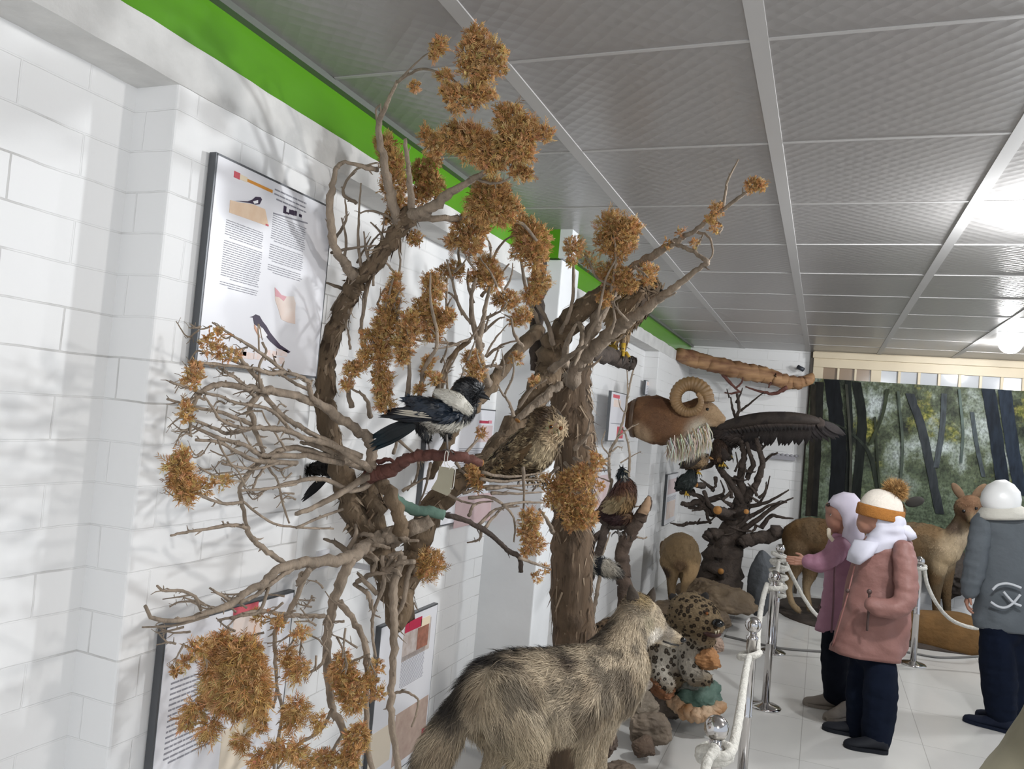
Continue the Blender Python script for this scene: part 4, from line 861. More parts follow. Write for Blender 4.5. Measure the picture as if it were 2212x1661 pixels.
# ---- pheasant
YP = 4.5
ph = thing('pheasant','maroon and tan pheasant with black head on the forked bare stump','bird',P(1340,1125,YP))
pb = fuse('body', [pch([(1298,1104,YP,8),(1316,1096,YP,19),(1340,1082,YP,31),(1350,1058,YP,25),(1347,1038,YP,13),(1343,1025,YP,10),(1344,1019,YP,10)]), pch([(1308,1112,YP,12),(1330,1120,YP,17),(1356,1118,YP,15)])], .008, M_feather, ph, 3,
   paint=[psp(1350,1092,YP-.06,30,lin('#7d6442'),.5), psp(1322,1092,YP-.08,22,lin('#8a7a5c'),.4), psp(1333,1122,YP,34,lin('#2b1717'),.3), psp(1340,1058,YP,24,lin('#3d201c'),.4), psp(1345,1025,YP,17,lin('#141c20'),.25), psp(1350,1026,YP-.03,6,lin('#a59f94'),.4)], base=lin('#4a2f22'))
fur(pb, 2400, .035, .012, M_feather, ph, .12, .25, 'body_feathers', reverse=True, shade=.3, seed=9)
wing_px('wing', ph, YP-.085, [(1352,1075,0),(1345,1085,0),(1338,1092,0)], [(1306,1100,.02),(1300,1106,.03),(1312,1110,.03)], 9, .035, lin('#7b6a4d'), lin('#8f7f62'), M_feather)
wing_px('tail', ph, YP, [(1312,1094,0),(1310,1100,0)], [(1240,1150,.1),(1250,1160,.1)], 5, .03, lin('#6a4f33'), lin('#3c2a1c'), M_feather)
w = MB(); w.tube([P(1350,1018,YP-.02),P(1358,1021,YP-.03)], [.008,.001], 8); w.build('beak', mat('pale_beak','#a39a84',.5), ph); ball_part('eye', P(1347,1017,YP-.035), .004, M_glass, ph)
w = MB(); w.tube([P(1341,1012,YP),P(1338,1004,YP)], [.006,.001], 6); w.tube([P(1345,1012,YP),P(1346,1003,YP)], [.006,.001], 6); w.build('ear_tuft', M_beak, ph)
for px in (1336,1352): bird_foot(ph, P(px,1132,YP), P(px-1,1152,YP-.01), (.8,-.5,0), mat('grey_bird_leg','#6f6a66',.6), .007, .04)

# ---- wolf
YW = 2.75
def floor_at(p, z=.02): return Vector((p.x,p.y,z))
wf = thing('wolf','shaggy grey-brown wolf standing side-on, low in front of the brick wall','wolf',floor_at(P(1180,1600,YW),0))
g0 = lin('#b8a88f')
def leg(points, foot, rf, dx=(.05,-.02)):
    """pixel points down the leg, then the paw on the floor"""
    c = pch(points); f = Vector(foot); return c + [(f.x,f.y,f.z+.09,rf*.85),(f.x,f.y,f.z+.03,rf*.95),(f.x+dx[0],f.y+dx[1],f.z+.02,rf*.95)]
fl1 = floor_at(P(1262,1661,2.72)); fl2 = floor_at(P(1290,1661,2.92)); hl1 = floor_at(P(1095,1661,2.42)); hl2 = floor_at(P(1040,1661,2.62))
wc = [pch([(1030,1515,2.45,52),(1070,1500,2.50,80),(1120,1498,2.56,92),(1185,1500,2.64,98),(1255,1488,2.73,94),(1310,1470,2.80,84),(1335,1440,2.84,72)]),
      pch([(1310,1440,2.82,66),(1340,1400,2.87,56),(1360,1358,2.91,46),(1374,1326,2.94,40)]), pch([(1340,1500,2.82,44),(1370,1440,2.88,36)]),
      pch([(1378,1318,2.94,38),(1396,1330,2.96,34),(1412,1346,2.97,27)]), pch([(1414,1352,2.97,24),(1440,1368,2.985,17),(1470,1381,3.0,10.5)]), pch([(1412,1372,2.97,17),(1438,1388,2.98,9),(1458,1394,2.99,7)]), pch([(1392,1360,2.93,24),(1400,1378,2.93,16)]),
      leg([(1285,1520,2.74,52),(1268,1570,2.73,36),(1262,1620,2.725,26),(1262,1661,2.72,22)], fl1, .035), leg([(1300,1530,2.88,46),(1292,1600,2.9,27),(1290,1661,2.92,21)], fl2, .033),
      leg([(1075,1510,2.46,78),(1110,1560,2.45,62),(1140,1610,2.46,40),(1125,1645,2.44,27),(1108,1680,2.42,22)], hl1+Vector((-.06,0,0)), .035), leg([(1060,1540,2.6,60),(1080,1600,2.62,40),(1062,1650,2.62,22)], hl2+Vector((-.03,0,0)), .033),
      pch([(1020,1500,2.44,34),(995,1535,2.42,36),(968,1580,2.40,40),(942,1625,2.37,42),(926,1670,2.35,42),(916,1730,2.34,34),(915,1790,2.34,16)])]
wb = fuse('body', wc, .011, M_fur, wf, 4, paint=[mottle(0,lin('#94846e'),7,-.05,.25,.8), mottle(0,lin('#bfb098'),9,.05,.3,.7,4),
   psp(1150,1600,2.6,70,lin('#beae92'),.6), psp(1262,1640,2.72,60,lin('#bcac92'),.5), psp(1110,1620,2.44,70,lin('#baaa8e'),.6), psp(1300,1560,2.78,50,lin('#c0b097'),.6), psp(1370,1480,2.84,30,lin('#c3bbac'),.5),
   psp(1060,1430,2.5,46,lin('#29282a'),.7), psp(1120,1392,2.6,44,lin('#2b2928'),.7), psp(1190,1380,2.7,46,lin('#2b2725'),.7), psp(1270,1380,2.85,50,lin('#2e2824'),.7), psp(1018,1482,2.45,44,lin('#2b2929'),.7), psp(1310,1400,2.8,22,lin('#4a4038'),.7), psp(985,1520,2.4,40,lin('#34302d'),.7), psp(900,1640,2.36,45,lin('#2c2826'),.6), psp(1240,1430,2.62,24,lin('#54473b'),.8), psp(1292,1455,2.72,15,lin('#4d4238'),.8), psp(1330,1360,2.9,36,lin('#645a4d'),.7),
   psp(1385,1310,2.9,30,lin('#8b7f6d'),.6), psp(1392,1300,2.93,22,lin('#97835f'),.5), psp(1415,1374,2.93,20,lin('#ddd5c8'),.35), psp(1398,1385,2.9,14,lin('#cfc6b6'),.4), psp(1440,1392,2.97,12,lin('#d8d0c2'),.4), psp(1445,1368,2.97,14,lin('#958b7d'),.4), psp(1395,1345,2.91,18,lin('#a39880'),.5)], base=g0)
w_co = wb.data.color_attributes['Col']
for i_, v_ in enumerate(wb.data.vertices):
    c_ = v_.co; t_ = smoothstep(-.02,.28,noise.noise(Vector((c_.x*13,c_.y*13,c_.z*9)))+.5*noise.noise(c_*27))*smoothstep(.42,.66,c_.z)*.62
    q_ = w_co.data[i_].color; w_co.data[i_].color = (q_[0]*(1-t_)+.045*t_, q_[1]*(1-t_)+.037*t_, q_[2]*(1-t_)+.03*t_, 1)
def wlen(p):
    d = (p-P(1440,1380,2.98)).length; return max(.16, min(1.2, .12+d*2.0)) if p.z > .42 else .35
wfur = fur(wb, 75000, .046, .0026, M_hair, wf, .26, .3, 'fur', reverse=True, shade=.35, lenfn=wlen, droop=.25)
for (b0,t0,wd) in (((1368,1296,2.90),(1362,1262,2.90),13),((1402,1300,2.98),(1412,1268,2.99),12)):
    b_, t_ = P(*b0), P(*t0); ax = t_-b_; s_ = Vector((.8,.2,.2)).normalized(); n_ = ax.cross(s_).normalized(); w = MB(); W_ = sz(wd,b_)
    w.loft([[b_+ax*q+s_*W_*k_*math.cos(2*math.pi*j/14)+n_*W_*.45*k_*math.sin(2*math.pi*j/14) for j in range(14)] for q,k_ in ((-.2,1.05),(.15,1.1),(.5,.85),(.8,.45),(.97,.12),(1,.02))])
    w.build('ear', mat('wolf_ear','#453c33',.9,var=.5,scale=30,bump=.4,bscale=60), wf)
ball_part('nose', P(1474,1382,2.995), (.014,.012,.010), M_glass, wf)
ball_part('eye', P(1409,1348,2.925), .009, M_amber, wf)
w = MB(); w.tube([P(1466,1394,2.985),P(1450,1391,2.965),P(1432,1385,2.95)], .0035, 6); w.build('mouth_line', M_claw, wf)

# ---- leopard behind the wolf
YL = 4.15
def leopard_mat():
    if 'leopard_coat' in _mats: return _mats['leopard_coat']
    m = vmat('leopard_coat', .8, .1, 50, .25, 80, .25); nt = m.node_tree; L = nt.links.new; b = nt.nodes['Principled BSDF']; src = b.inputs['Base Color'].links[0].from_socket
    tc = nt.nodes.new('ShaderNodeTexCoord'); v = nt.nodes.new('ShaderNodeTexVoronoi'); v.inputs['Scale'].default_value = 36; v.inputs['Randomness'].default_value = 1.0; L(tc.outputs['Object'], v.inputs[0])
    r = nt.nodes.new('ShaderNodeValToRGB'); e = r.color_ramp.elements; e[0].position = .12; e[0].color = (.35,.3,.25,1); e[1].position = .24; e[1].color = (.06,.045,.035,1)
    for p_, c_ in ((.36,(.06,.045,.035,1)),(.46,(1,1,1,1))): q = e.new(p_); q.color = c_
    L(v.outputs['Distance'], r.inputs[0]); mx = nt.nodes.new('ShaderNodeMix'); mx.data_type = 'RGBA'; mx.blend_type = 'MULTIPLY'; mx.inputs[0].default_value = .95
    L(src, mx.inputs[6]); L(r.outputs[0], mx.inputs[7]); L(mx.outputs[2], b.inputs['Base Color']); return m
lpd = thing('leopard','spotted leopard with dark ears crouching on the rocks behind the wolf head','leopard',floor_at(P(1460,1470,YL),.3))
def pl(l): return pch([(x,y,YL+d,r) for x,y,d,r in l])
lb_ = fuse('body', [pl([(1488,1325,0,46),(1500,1328,-.02,48),(1520,1335,-.05,38)]), pl([(1520,1338,-.06,32),(1545,1350,-.09,22)]), pl([(1515,1378,-.05,24),(1535,1385,-.07,13)]), pl([(1490,1350,.03,48),(1465,1390,.1,56),(1450,1425,.1,52),(1440,1450,.1,45)]),
    pl([(1460,1400,.12,60),(1400,1380,.14,62),(1335,1385,.14,56),(1300,1395,.14,48)]), pl([(1495,1400,-.0,30),(1490,1440,-.03,26),(1500,1462,-.06,20),(1525,1466,-.1,16)]), pl([(1440,1420,.05,36),(1425,1450,0,24),(1440,1478,-.08,19)]), pl([(1300,1400,.14,42),(1288,1450,.1,32)])], .011, leopard_mat(), lpd, 2,
    paint=[psp(1440,1425,YL-.1,52,lin('#aea89c'),.5), psp(1500,1430,YL-.08,40,lin('#8d867a'),.5), psp(1545,1372,YL-.1,22,lin('#7d6a52'),.5), psp(1310,1340,YL+.12,60,lin('#6e5a45'),.6)], base=lin('#6e5e47'))
fur(lb_, 14000, .02, .004, leopard_mat(), lpd, .2, .3, 'fur', reverse=True, shade=.15, seed=17, droop=.1)
for b0,t0 in (((1515,1300,YL-.02),(1524,1280,YL-.03)),((1462,1298,YL+.05),(1452,1282,YL+.06))):
    b_, t_ = P(*b0), P(*t0); ax = t_-b_; s_ = Vector((1,0,.2)).normalized(); n_ = ax.cross(s_).normalized(); w = MB(); W_ = sz(13,b_)
    w.loft([[b_+ax*q+s_*W_*k_*math.cos(2*math.pi*j/14)+n_*W_*.5*k_*math.sin(2*math.pi*j/14) for j in range(14)] for q,k_ in ((-.3,1.0),(.2,1.05),(.6,.85),(.9,.5),(1.05,.1))]); w.build('ear', mat('black_ear','#1d1916',.9,var=.3,scale=30), lpd)
ball_part('nose', P(1551,1346,YL-.14), (.03,.02,.02), M_glass, lpd); ball_part('eye', P(1527,1325,YL-.13), .008, M_amber, lpd)
w = MB(); w.ball(P(1538,1368,YL-.1), (.045,.03,.02), 14, 10); w.build('open_mouth', mat('mouth_dark_red','#3a1d18',.4), lpd)
w = MB(); 
for q in ((1552,1360,-.13),(1546,1362,-.135)): w.tube([P(q[0],q[1],YL+q[2]),P(q[0],q[1]+8,YL+q[2])], [.007,.001], 7)
w.build('teeth', mat('ivory_tooth','#cfc5ac',.3), lpd)

# ---- small striped-tailed cat behind the thick trunk
YC = 3.95
ct = thing('wild_cat','small animal with bushy black-ringed tail, mostly hidden behind the thick trunk','cat',floor_at(P(1235,1260,YC),.5))
cb = fuse('body', [pch([(1205,1220,YC,26),(1235,1222,YC,30),(1262,1225,YC,24)]), pch([(1262,1222,YC,16),(1290,1222,YC-.02,19),(1318,1230,YC-.03,18),(1332,1236,YC-.03,12)])], .008, M_fur, ct, 3,
   paint=[lambda co,no,col: np.array(lin('#25262a')) if (noise.noise(Vector((co.x*26,0,1.5)))>.12) else np.array(lin('#aaa396')), psp(1300,1245,YC,16,lin('#22252a'),.4), psp(1334,1236,YC,24,lin('#202226'),.4)], base=lin('#a9a294'))
fur(cb, 3500, .03, .003, M_hair, ct, .5, .4, 'fur', shade=.2, seed=12)

# ---- ram trophy on the wall
YR = 6.12
rm = thing('ram_head_trophy','mounted ram head with one big curled horn showing and white throat beard','mounted head',PX(1366,900,WX))
def pr_(l): return pch([(x,y,YR+d,r) for x,y,d,r in l])
w = MB(); c0 = PX(1366,903,WX+.003); w.slab([c0+Vector((0,.13*math.cos(t),.15*math.sin(t))) for t in [2*math.pi*k/28 for k in range(28)]], (.03,0,0)); bevel(clean(w.build('backboard', mat('brown_wood_board','#5a4635',.5,var=.3,scale=12), rm, smooth=False)), .006)
rb = fuse('head', [pr_([(1382,900,0,40),(1398,903,0,50),(1420,908,0,54),(1445,916,0,46),(1470,912,0,42),(1495,897,0,33),(1512,888,0,28)]), pr_([(1510,885,0,27),(1530,890,0,22),(1548,899,0,14),(1557,905,0,11)]), pr_([(1515,905,0,17),(1545,914,0,9)])], .010, M_fur, rm, 3,
   paint=[mottle(0,lin('#5c4230'),8,0,.3,.6), psp(1545,900,YR,34,lin('#a48a6b'),.5), psp(1500,925,YR,30,lin('#c9bfab'),.5), psp(1470,955,YR,26,lin('#b9ad98'),.5), psp(1430,862,YR-.1,30,lin('#5a3c28'),.6), psp(1385,935,YR-.1,26,lin('#a88f72'),.5)], base=lin('#74543a'))
fur(rb, 9000, .03, .004, M_hair, rm, .3, .3, 'fur', reverse=True, shade=.2, seed=21, lenfn=lambda p: .5)
w = MB(); rs = np.random.RandomState(5)
for i in range(1500):
    t = rs.rand(); p0 = P(1440+90*t, 955-28*t+6*rs.randn(), YR+.05*rs.randn()); L = .10+.10*rs.rand()*(1-abs(t-.55)); e = p0+Vector((.02+.03*rs.randn()*.6,.02*rs.randn(),-L)); m_ = p0.lerp(e,.5)+Vector((.012,0,0)); s_ = Vector((.003,.001,0)); k = tuple(c*(.8+.35*rs.rand()) for c in (lin('#cfc8b8') if rs.rand() < .8 else lin('#9a8362')))
    w.add((p0-s_,p0+s_,m_+s_*.8,m_-s_*.8,e), ((0,1,2,3),(3,2,4)), k)
w.build('throat_beard', M_hair, rm, smooth=False, color=True)['kind'] = 'stuff'
M_horn = mat('ridged_horn','#8a6c47',.55,var=.35,scale=10,bump=.3,bscale=40)
for dd, sg in ((-.10,-1),(.12,1)):
    pts = []; rad = []
    n = 150
    for i in range(n+1):
        t = i/n; a_ = math.radians(-5) + t*math.radians(415); R_ = 39*(1-.5*t)+0; cxp, cyp = 1487+6*t, 863+2*t
        pts.append(P(cxp+R_*math.cos(a_)*1.0, cyp-R_*math.sin(a_), YR+dd+sg*.10*t)); rad.append(sz(17,pts[-1])*(1-.75*t**1.3)*(1+.06*math.sin(i*1.5)))
    w = MB(); w.tube(pts, rad, 16); w.build('horn', M_horn, rm)
for dd in (-.09,.09):
    w = MB(); w.ball(P(1500,890,YR+dd*1.2), (.035,.02,.022), 14, 10, Matrix.Rotation(math.radians(25),3,'Y')); w.build('ear', mat('ram_ear','#8b6b4a',.9,var=.3,scale=20), rm)
ball_part('eye', P(1528,884,YR-.075), .012, M_glass, rm); ball_part('nose', P(1561,905,YR), (.016,.03,.014), mat('dark_nose','#3d3029',.5), rm)

# ---- gazelle, rump towards us
YG = 6.35
gz = thing('gazelle','tan gazelle standing with its rump towards us below the ram head','gazelle',P(1468,1300,YG))
def pg(l): return pch([(x,y,YG+d,r) for x,y,d,r in l])
gb = fuse('body', [pg([(1470,1195,-.02,40),(1470,1190,.12,41),(1466,1192,.35,40),(1462,1195,.6,38)]), pg([(1462,1185,.62,26),(1452,1188,.8,18),(1444,1198,.95,15)]), pg([(1442,1200,.97,14),(1434,1214,1.05,9)]),
   pg([(1492,1205,-.03,24),(1492,1235,-.05,16),(1480,1262,-.06,9),(1476,1280,-.06,7),(1474,1298,-.06,7)]), pg([(1448,1212,-.03,24),(1452,1240,-.03,15),(1452,1268,-.03,8),(1453,1298,-.03,7)]), pg([(1452,1220,.55,16),(1450,1295,.55,7)]), pg([(1480,1220,.55,16),(1482,1295,.55,7)]), pg([(1470,1205,-.1,8),(1468,1228,-.12,6)])], .010, M_fur, gz, 3,
   paint=[psp(1488,1235,YG-.1,26,lin('#a08561'),.5), psp(1436,1238,YG-.08,14,lin('#35281f'),.4), psp(1470,1222,YG-.12,16,lin('#5a4632'),.4)], base=lin('#6d5a40'))
fur(gb, 5000, .022, .004, M_hair, gz, .2, .3, 'fur', shade=.2, seed=31)
for px in (1430,1446):
    w = MB(); w.ball(P(px,1182,YG+.9), (.022,.012,.06), 12, 8); w.build('ear', mat('gazelle_ear','#5a4633',.9), gz)

# ---- two deer before the forest print
def quad_leg(pts, Y):
    """pixel chain whose hooves stop on the display base"""
    return [(x,y,max(z,.055+r),r) for x,y,z,r in pch([(x,y,Y+d,r) for x,y,d,r in pts])]
YD = 7.45
d1 = thing('deer','brown deer with rump at left, front half hidden behind the two girls','deer',P(1740,1345,YD))
db = fuse('body', [quad_leg([(1722,1160,0,34),(1745,1158,0,42),(1790,1165,0,44),(1840,1165,0,44),(1880,1160,0,40)],YD), quad_leg([(1885,1150,0,30),(1915,1125,0,20),(1935,1102,0,18)],YD), quad_leg([(1938,1098,0,17),(1945,1106,-.08,12),(1948,1116,-.14,8)],YD),
   quad_leg([(1722,1180,-.05,32),(1716,1220,-.06,20),(1704,1262,-.07,9),(1710,1300,-.07,7),(1722,1348,-.07,7)],YD), quad_leg([(1740,1190,.08,30),(1750,1232,.08,18),(1742,1268,.08,9),(1746,1350,.08,7)],YD), quad_leg([(1868,1190,-.05,24),(1866,1260,-.05,11),(1866,1360,-.05,7)],YD), quad_leg([(1885,1190,.08,24),(1885,1260,.08,11),(1886,1362,.08,7)],YD)], .012, M_fur, d1, 3,
   paint=[mottle(0,lin('#5b4328'),6,0,.25,.6), psp(1755,1205,YD-.1,22,lin('#3d2c1c'),.6), psp(1715,1290,YD,50,lin('#a08a6b'),.6), psp(1726,1145,YD,24,lin('#86673f'),.6)], base=lin('#5f4c35'))
fur(db, 6000, .022, .005, M_hair, d1, .2, .3, 'fur', shade=.2, seed=41)
for q, dd in ((1976,-.05),(1912,.05)):
    w = MB(); c_ = P(q if q > 1950 else 1915,1084 if q > 1950 else 1078,YD-.02+dd); w.ball(c_, (.075,.02,.042), 16, 12, Matrix.Rotation(math.radians(-22 if q > 1950 else 200),3,'Y')); w.build('ear', mat('dark_deer_ear','#33302c',.9,var=.3,scale=20), d1)
w = MB(); w.ball(P(1700,1170,YD), (.03,.03,.06), 12, 8); w.build('tail', mat('dark_deer_tail','#4a3624',.9), d1)
d2 = thing('deer','doe with raised head and pale throat standing beside the white hood','deer',P(2010,1380,YD+.25))
Y5 = YD+.25
dc = fuse('body', [quad_leg([(1905,1172,.15,36),(1950,1175,.1,48),(1990,1178,.05,50),(2020,1180,0,44),(2040,1185,-.03,36)],Y5), quad_leg([(2035,1190,-.04,34),(2058,1168,-.05,28),(2075,1140,-.05,22),(2088,1112,-.05,20)],Y5), quad_leg([(2088,1098,-.06,26),(2098,1092,-.08,24)],Y5), quad_leg([(2092,1105,-.1,19),(2098,1118,-.16,13),(2100,1126,-.2,10)],Y5),
   quad_leg([(2025,1210,-.05,24),(2022,1280,-.05,11),(2022,1375,-.05,7)],Y5), quad_leg([(2042,1210,.06,22),(2044,1280,.06,11),(2046,1380,.06,7)],Y5), quad_leg([(1915,1200,.1,28),(1905,1260,.1,12),(1912,1370,.1,8)],Y5), quad_leg([(1930,1200,.24,28),(1928,1260,.24,12),(1932,1370,.24,8)],Y5)], .012, M_fur, d2, 3,
   paint=[mottle(0,lin('#6b5132'),6,0,.25,.5), psp(2060,1195,Y5-.1,34,lin('#b09d80'),.6), psp(2040,1215,Y5-.1,24,lin('#ad9878'),.6), psp(2078,1160,Y5-.08,22,lin('#a8977e'),.5), psp(2062,1140,Y5-.1,16,lin('#4d3f33'),.6), psp(2095,1090,Y5-.1,26,lin('#694d38'),.5), psp(2082,1112,Y5-.14,14,lin('#5b4534'),.5)], base=lin('#65553f'))
fur(dc, 6000, .022, .005, M_hair, d2, .2, .3, 'fur', shade=.2, seed=43)
for q, a_ in ((2070,35),(2115,-35)):
    w = MB(); w.ball(P(q,1062,Y5-.04), (.035,.015,.085), 16, 12, Matrix.Rotation(math.radians(-a_),3,'Y')); w.build('ear', mat('deer_ear','#6d5640',.9,var=.3,scale=20), d2)
for q in ((2082,1104,-.165),(2108,1098,-.16)): ball_part('eye', P(q[0],q[1],Y5+q[2]), .014, M_glass, d2)
ball_part('nose', P(2101,1130,Y5-.25), (.024,.016,.018), M_glass, d2)

# ---- eagle with spread wing on the far dark tree
YE = 7.45
eg = thing('eagle','dark eagle with one long outspread wing on top of the far dark tree','bird',P(1575,965,YE))
eb = fuse('body', [pch([(1600,940,YE,20),(1575,938,YE,22),(1555,932,YE,17),(1540,930,YE,13)]), pch([(1538,931,YE,12),(1533,936,YE,9)]), pch([(1570,950,YE,12),(1572,970,YE,7)])], .012, M_feather, eg, 3, paint=[mottle(0,lin('#2b2523'),14,0,.25,.8)], base=lin('#39302b'))
fur(eb, 1600, .07, .02, M_feather, eg, .15, .3, 'body_feathers', shade=.3, seed=51)
w = MB(); w.tube([P(1531,937,YE-.03),P(1524,941,YE-.035),P(1523,948,YE-.03)], [.022,.014,.002], 8); w.build('beak', M_beak, eg); ball_part('eye', P(1537,928,YE-.06), .008, M_glass, eg)
ww = fuse('wing', [pch([(1560,922,YE-.05,11),(1600,912,YE-.12,14),(1640,905,YE-.16,15),(1690,903,YE-.18,15),(1740,906,YE-.16,13),(1775,912,YE-.12,8)])], .012, M_feather, eg, 3, paint=[mottle(0,lin('#2b2523'),14,0,.25,.8)], base=lin('#3d3530'))
for nm, n_, b0, t0, wd, c_ in (('wing_secondaries',20,[(1565,920,-.05),(1640,908,-.15),(1700,908,-.17),(1745,910,-.15)],[(1558,955,-.02),(1625,960,-.08),(1690,962,-.1),(1740,960,-.08)],.075,'#2f2926'),
      ('wing_primaries',9,[(1735,906,-.16),(1760,908,-.13),(1778,912,-.11)],[(1755,958,-.06),(1800,950,-.04),(1828,938,0)],.07,'#2b2524'), ('wing_coverts',24,[(1565,915,-.08),(1640,898,-.18),(1700,893,-.2),(1770,902,-.15)],[(1575,938,-.1),(1645,932,-.18),(1705,930,-.2),(1775,930,-.15)],.06,'#453b35')):
    wing_px(nm, ww, YE, b0, t0, n_, wd, lin(c_), lin('#211c1b'), M_feather, upv=Vector((.1,-1,.35)))
wing_px('far_wing', eg, YE+.15, [(1575,925,0),(1590,930,0)], [(1640,950,.3),(1620,965,.3)], 7, .08, lin('#2b2523'), None, M_feather)
wing_px('tail', eg, YE+.1, [(1600,940,0),(1605,945,0)], [(1650,965,.1),(1640,975,.1)], 6, .07, lin('#332b28'), None, M_feather)
bird_foot(eg, P(1571,970,YE), P(1570,984,YE), (-1,-.3,0), M_yel, .014, .05)
# smaller birds among the far branches
def small_bird(name, label, Y, ch, base, spots, beak, wing, tail, foot=None, n=900):
    t = thing(name, label, 'bird', P(ch[0][0],ch[0][1]+12,Y), 'birds in the far dark tree')
    b_ = fuse('body', [pch([(x,y,Y,r) for x,y,r in ch])], .009, M_feather, t, 2, paint=spots, base=lin(base)); fur(b_, n, .04, .014, M_feather, t, .15, .25, 'body_feathers', shade=.3, seed=61)
    w = MB(); w.tube([P(*q,Y) for q in beak], [.014,.010,.004], 8); w.build('beak', mat('dull_orange_beak','#8a6230',.5), t)
    wing_px('wing', t, Y-.06, *wing[0:2], 7, .05, lin(wing[2]), None, M_feather); wing_px('tail', t, Y, *tail[0:2], 4, .045, lin(tail[2]), None, M_feather)
    e = ch[-1]; ball_part('eye', P(e[0]+2,e[1]-2,Y-sz(e[2],P(e[0],e[1],Y))*.9), .007, M_glass, t)
    if foot:
        for q in foot: bird_foot(t, P(q[0],q[1],Y), P(q[0],q[1]+8,Y), (.5,-1,0), M_yel, .008, .035)
YS = 6.95
small_bird('partridge','tan and dark bird high in the far tree just under the ram beard',YS,[(1484,1003,8),(1500,1000,14),(1515,993,14),(1524,988,9)],'#6b5a48',[psp(1515,998,YS-.05,14,lin('#a58a68'),.4)],[(1530,988),(1536,990),(1541,992)],([(1515,992,0),(1505,998,0)],[(1482,990,0),(1478,1008,0)],'#3a332c'),([(1490,1000,0),(1492,1004,0)],[(1464,1003,0),(1468,1012,0)],'#2c2825'),[(1508,1014)])
small_bird('mallard','dark grey-green bird with an orange beak left in the far tree',YS,[(1466,1045,8),(1478,1043,17),(1490,1035,16),(1494,1022,10)],'#2c3230',[],[(1500,1020),(1508,1017),(1514,1013)],([(1492,1035,0),(1485,1042,0)],[(1464,1040,0),(1462,1052,0)],'#222624'),([(1472,1046,0),(1474,1050,0)],[(1455,1056,0),(1460,1062,0)],'#1f2221'),[(1482,1060)])
small_bird('falcon','dark hawk-like bird with orange legs below the eagle',YS+.3,[(1540,990,8),(1550,985,16),(1555,970,16),(1550,958,11)],'#3b2c22',[psp(1560,985,YS+.2,10,lin('#8a6634'),.5)],[(1544,958),(1539,960),(1537,965)],([(1558,968,0),(1560,978,0)],[(1572,990,0),(1568,998,0)],'#2b211b'),([(1548,992,0),(1552,994,0)],[(1560,1015,0),(1566,1012,0)],'#2b211b'),[(1555,998),(1562,997)])
# ------------------------------------------------------------------ dry trees
M_bark = mat('grey_bark','#9c8c7a',.9,var=.45,scale=26,bump=.9,bscale=70,stretch=(1,1,.5))
M_brown = mat('brown_bark','#78654f',.9,var=.5,scale=18,bump=1.0,bscale=55,stretch=(1,1,.35))
M_dbark = mat('dark_bark','#4a3f37',.9,var=.45,scale=20,bump=.9,bscale=60)
M_red = mat('red_brown_bark','#6b4238',.75,var=.4,scale=30,bump=.6,bscale=60)
M_cut = mat('cut_wood','#b07b3e',.8,var=.3,scale=40)
M_leaf = vmat('dry_juniper_foliage', .85, .2, 60, 0, 1, .2)
LEAFC = [lin(c) for c in ('#d4a972','#c69a62','#dbb783','#b38954','#be9565','#967146')]
def bpath(pts, Y0, Y1, r0, r1, per=6, wig=.25, seed=0):
    """pixel polyline (optional per-point Y and r) -> smooth world path and radii"""
    L = [0]
    for a, b in zip(pts, pts[1:]): L.append(L[-1]+math.hypot(b[0]-a[0],b[1]-a[1]))
    q = []
    for l, p in zip(L, pts):
        t = l/max(L[-1],1); Y = p[2] if len(p) > 2 else Y0+(Y1-Y0)*t; r = p[3] if len(p) > 3 else r0+(r1-r0)*t
        w_ = P(p[0],p[1],Y); q.append((w_.x,w_.y,w_.z,sz(r,w_)))
    c = catmull(q, per); pp = []
    for i, v in enumerate(c):
        k = wig*v[3]*(1 if 0 < i < len(c)-1 else 0)
        pp.append(Vector(v[:3]) + Vector((noise.noise(Vector((i*.6,seed,1))),noise.noise(Vector((i*.6,seed,5))),noise.noise(Vector((i*.6,seed,9)))))*k*2)
    return pp, [max(v[3],.0009) for v in c]
_bs = [0]
def branch(parent, pts, Y0, Y1, r0, r1, m=None, name='branch', spurs=.5, n=8, rough=.35, per=6, cut=False, end=None):
    _bs[0] += 1; sd = _bs[0]; pp, rr = bpath(pts, Y0, Y1, r0, r1, per, .3, sd)
    if end: pp.append(Vector(end)); rr.append(rr[-1])
    w = MB(); w.tube(pp, rr, n, rough, seed=sd)
    rs = random.Random(sd)
    for i in range(2, len(pp)-1):
        if rs.random() < spurs*.35:
            d = Vector((rs.uniform(-1,1),rs.uniform(-1,1),rs.uniform(-1,1))).normalized()*.7 + (pp[i]-pp[i-1]).normalized()*.6
            l = min(rs.uniform(.008,.035), .012+rr[i]*4); a_ = pp[i]; b_ = a_+d*l*.6+Vector((0,0,rs.uniform(-.004,.004))); c_ = a_+d*l
            w.tube([a_,b_,c_], [min(rr[i]*.6,.0032),min(rr[i]*.45,.0022),.0006], 5)
    o = w.build(name, m or M_bark, parent)
    if name in ('trunk','trunk_limb'): flakes(o, pp, rr, len(pp)*7, sd, .012, .05)
    if cut:
        d = (pp[-1]-pp[-2]).normalized(); k = MB(); k.tube([pp[-1]-d*.001, pp[-1]+d*.003], rr[-1]*.93, 12); k.build('cut_end', M_cut, o)
    return o
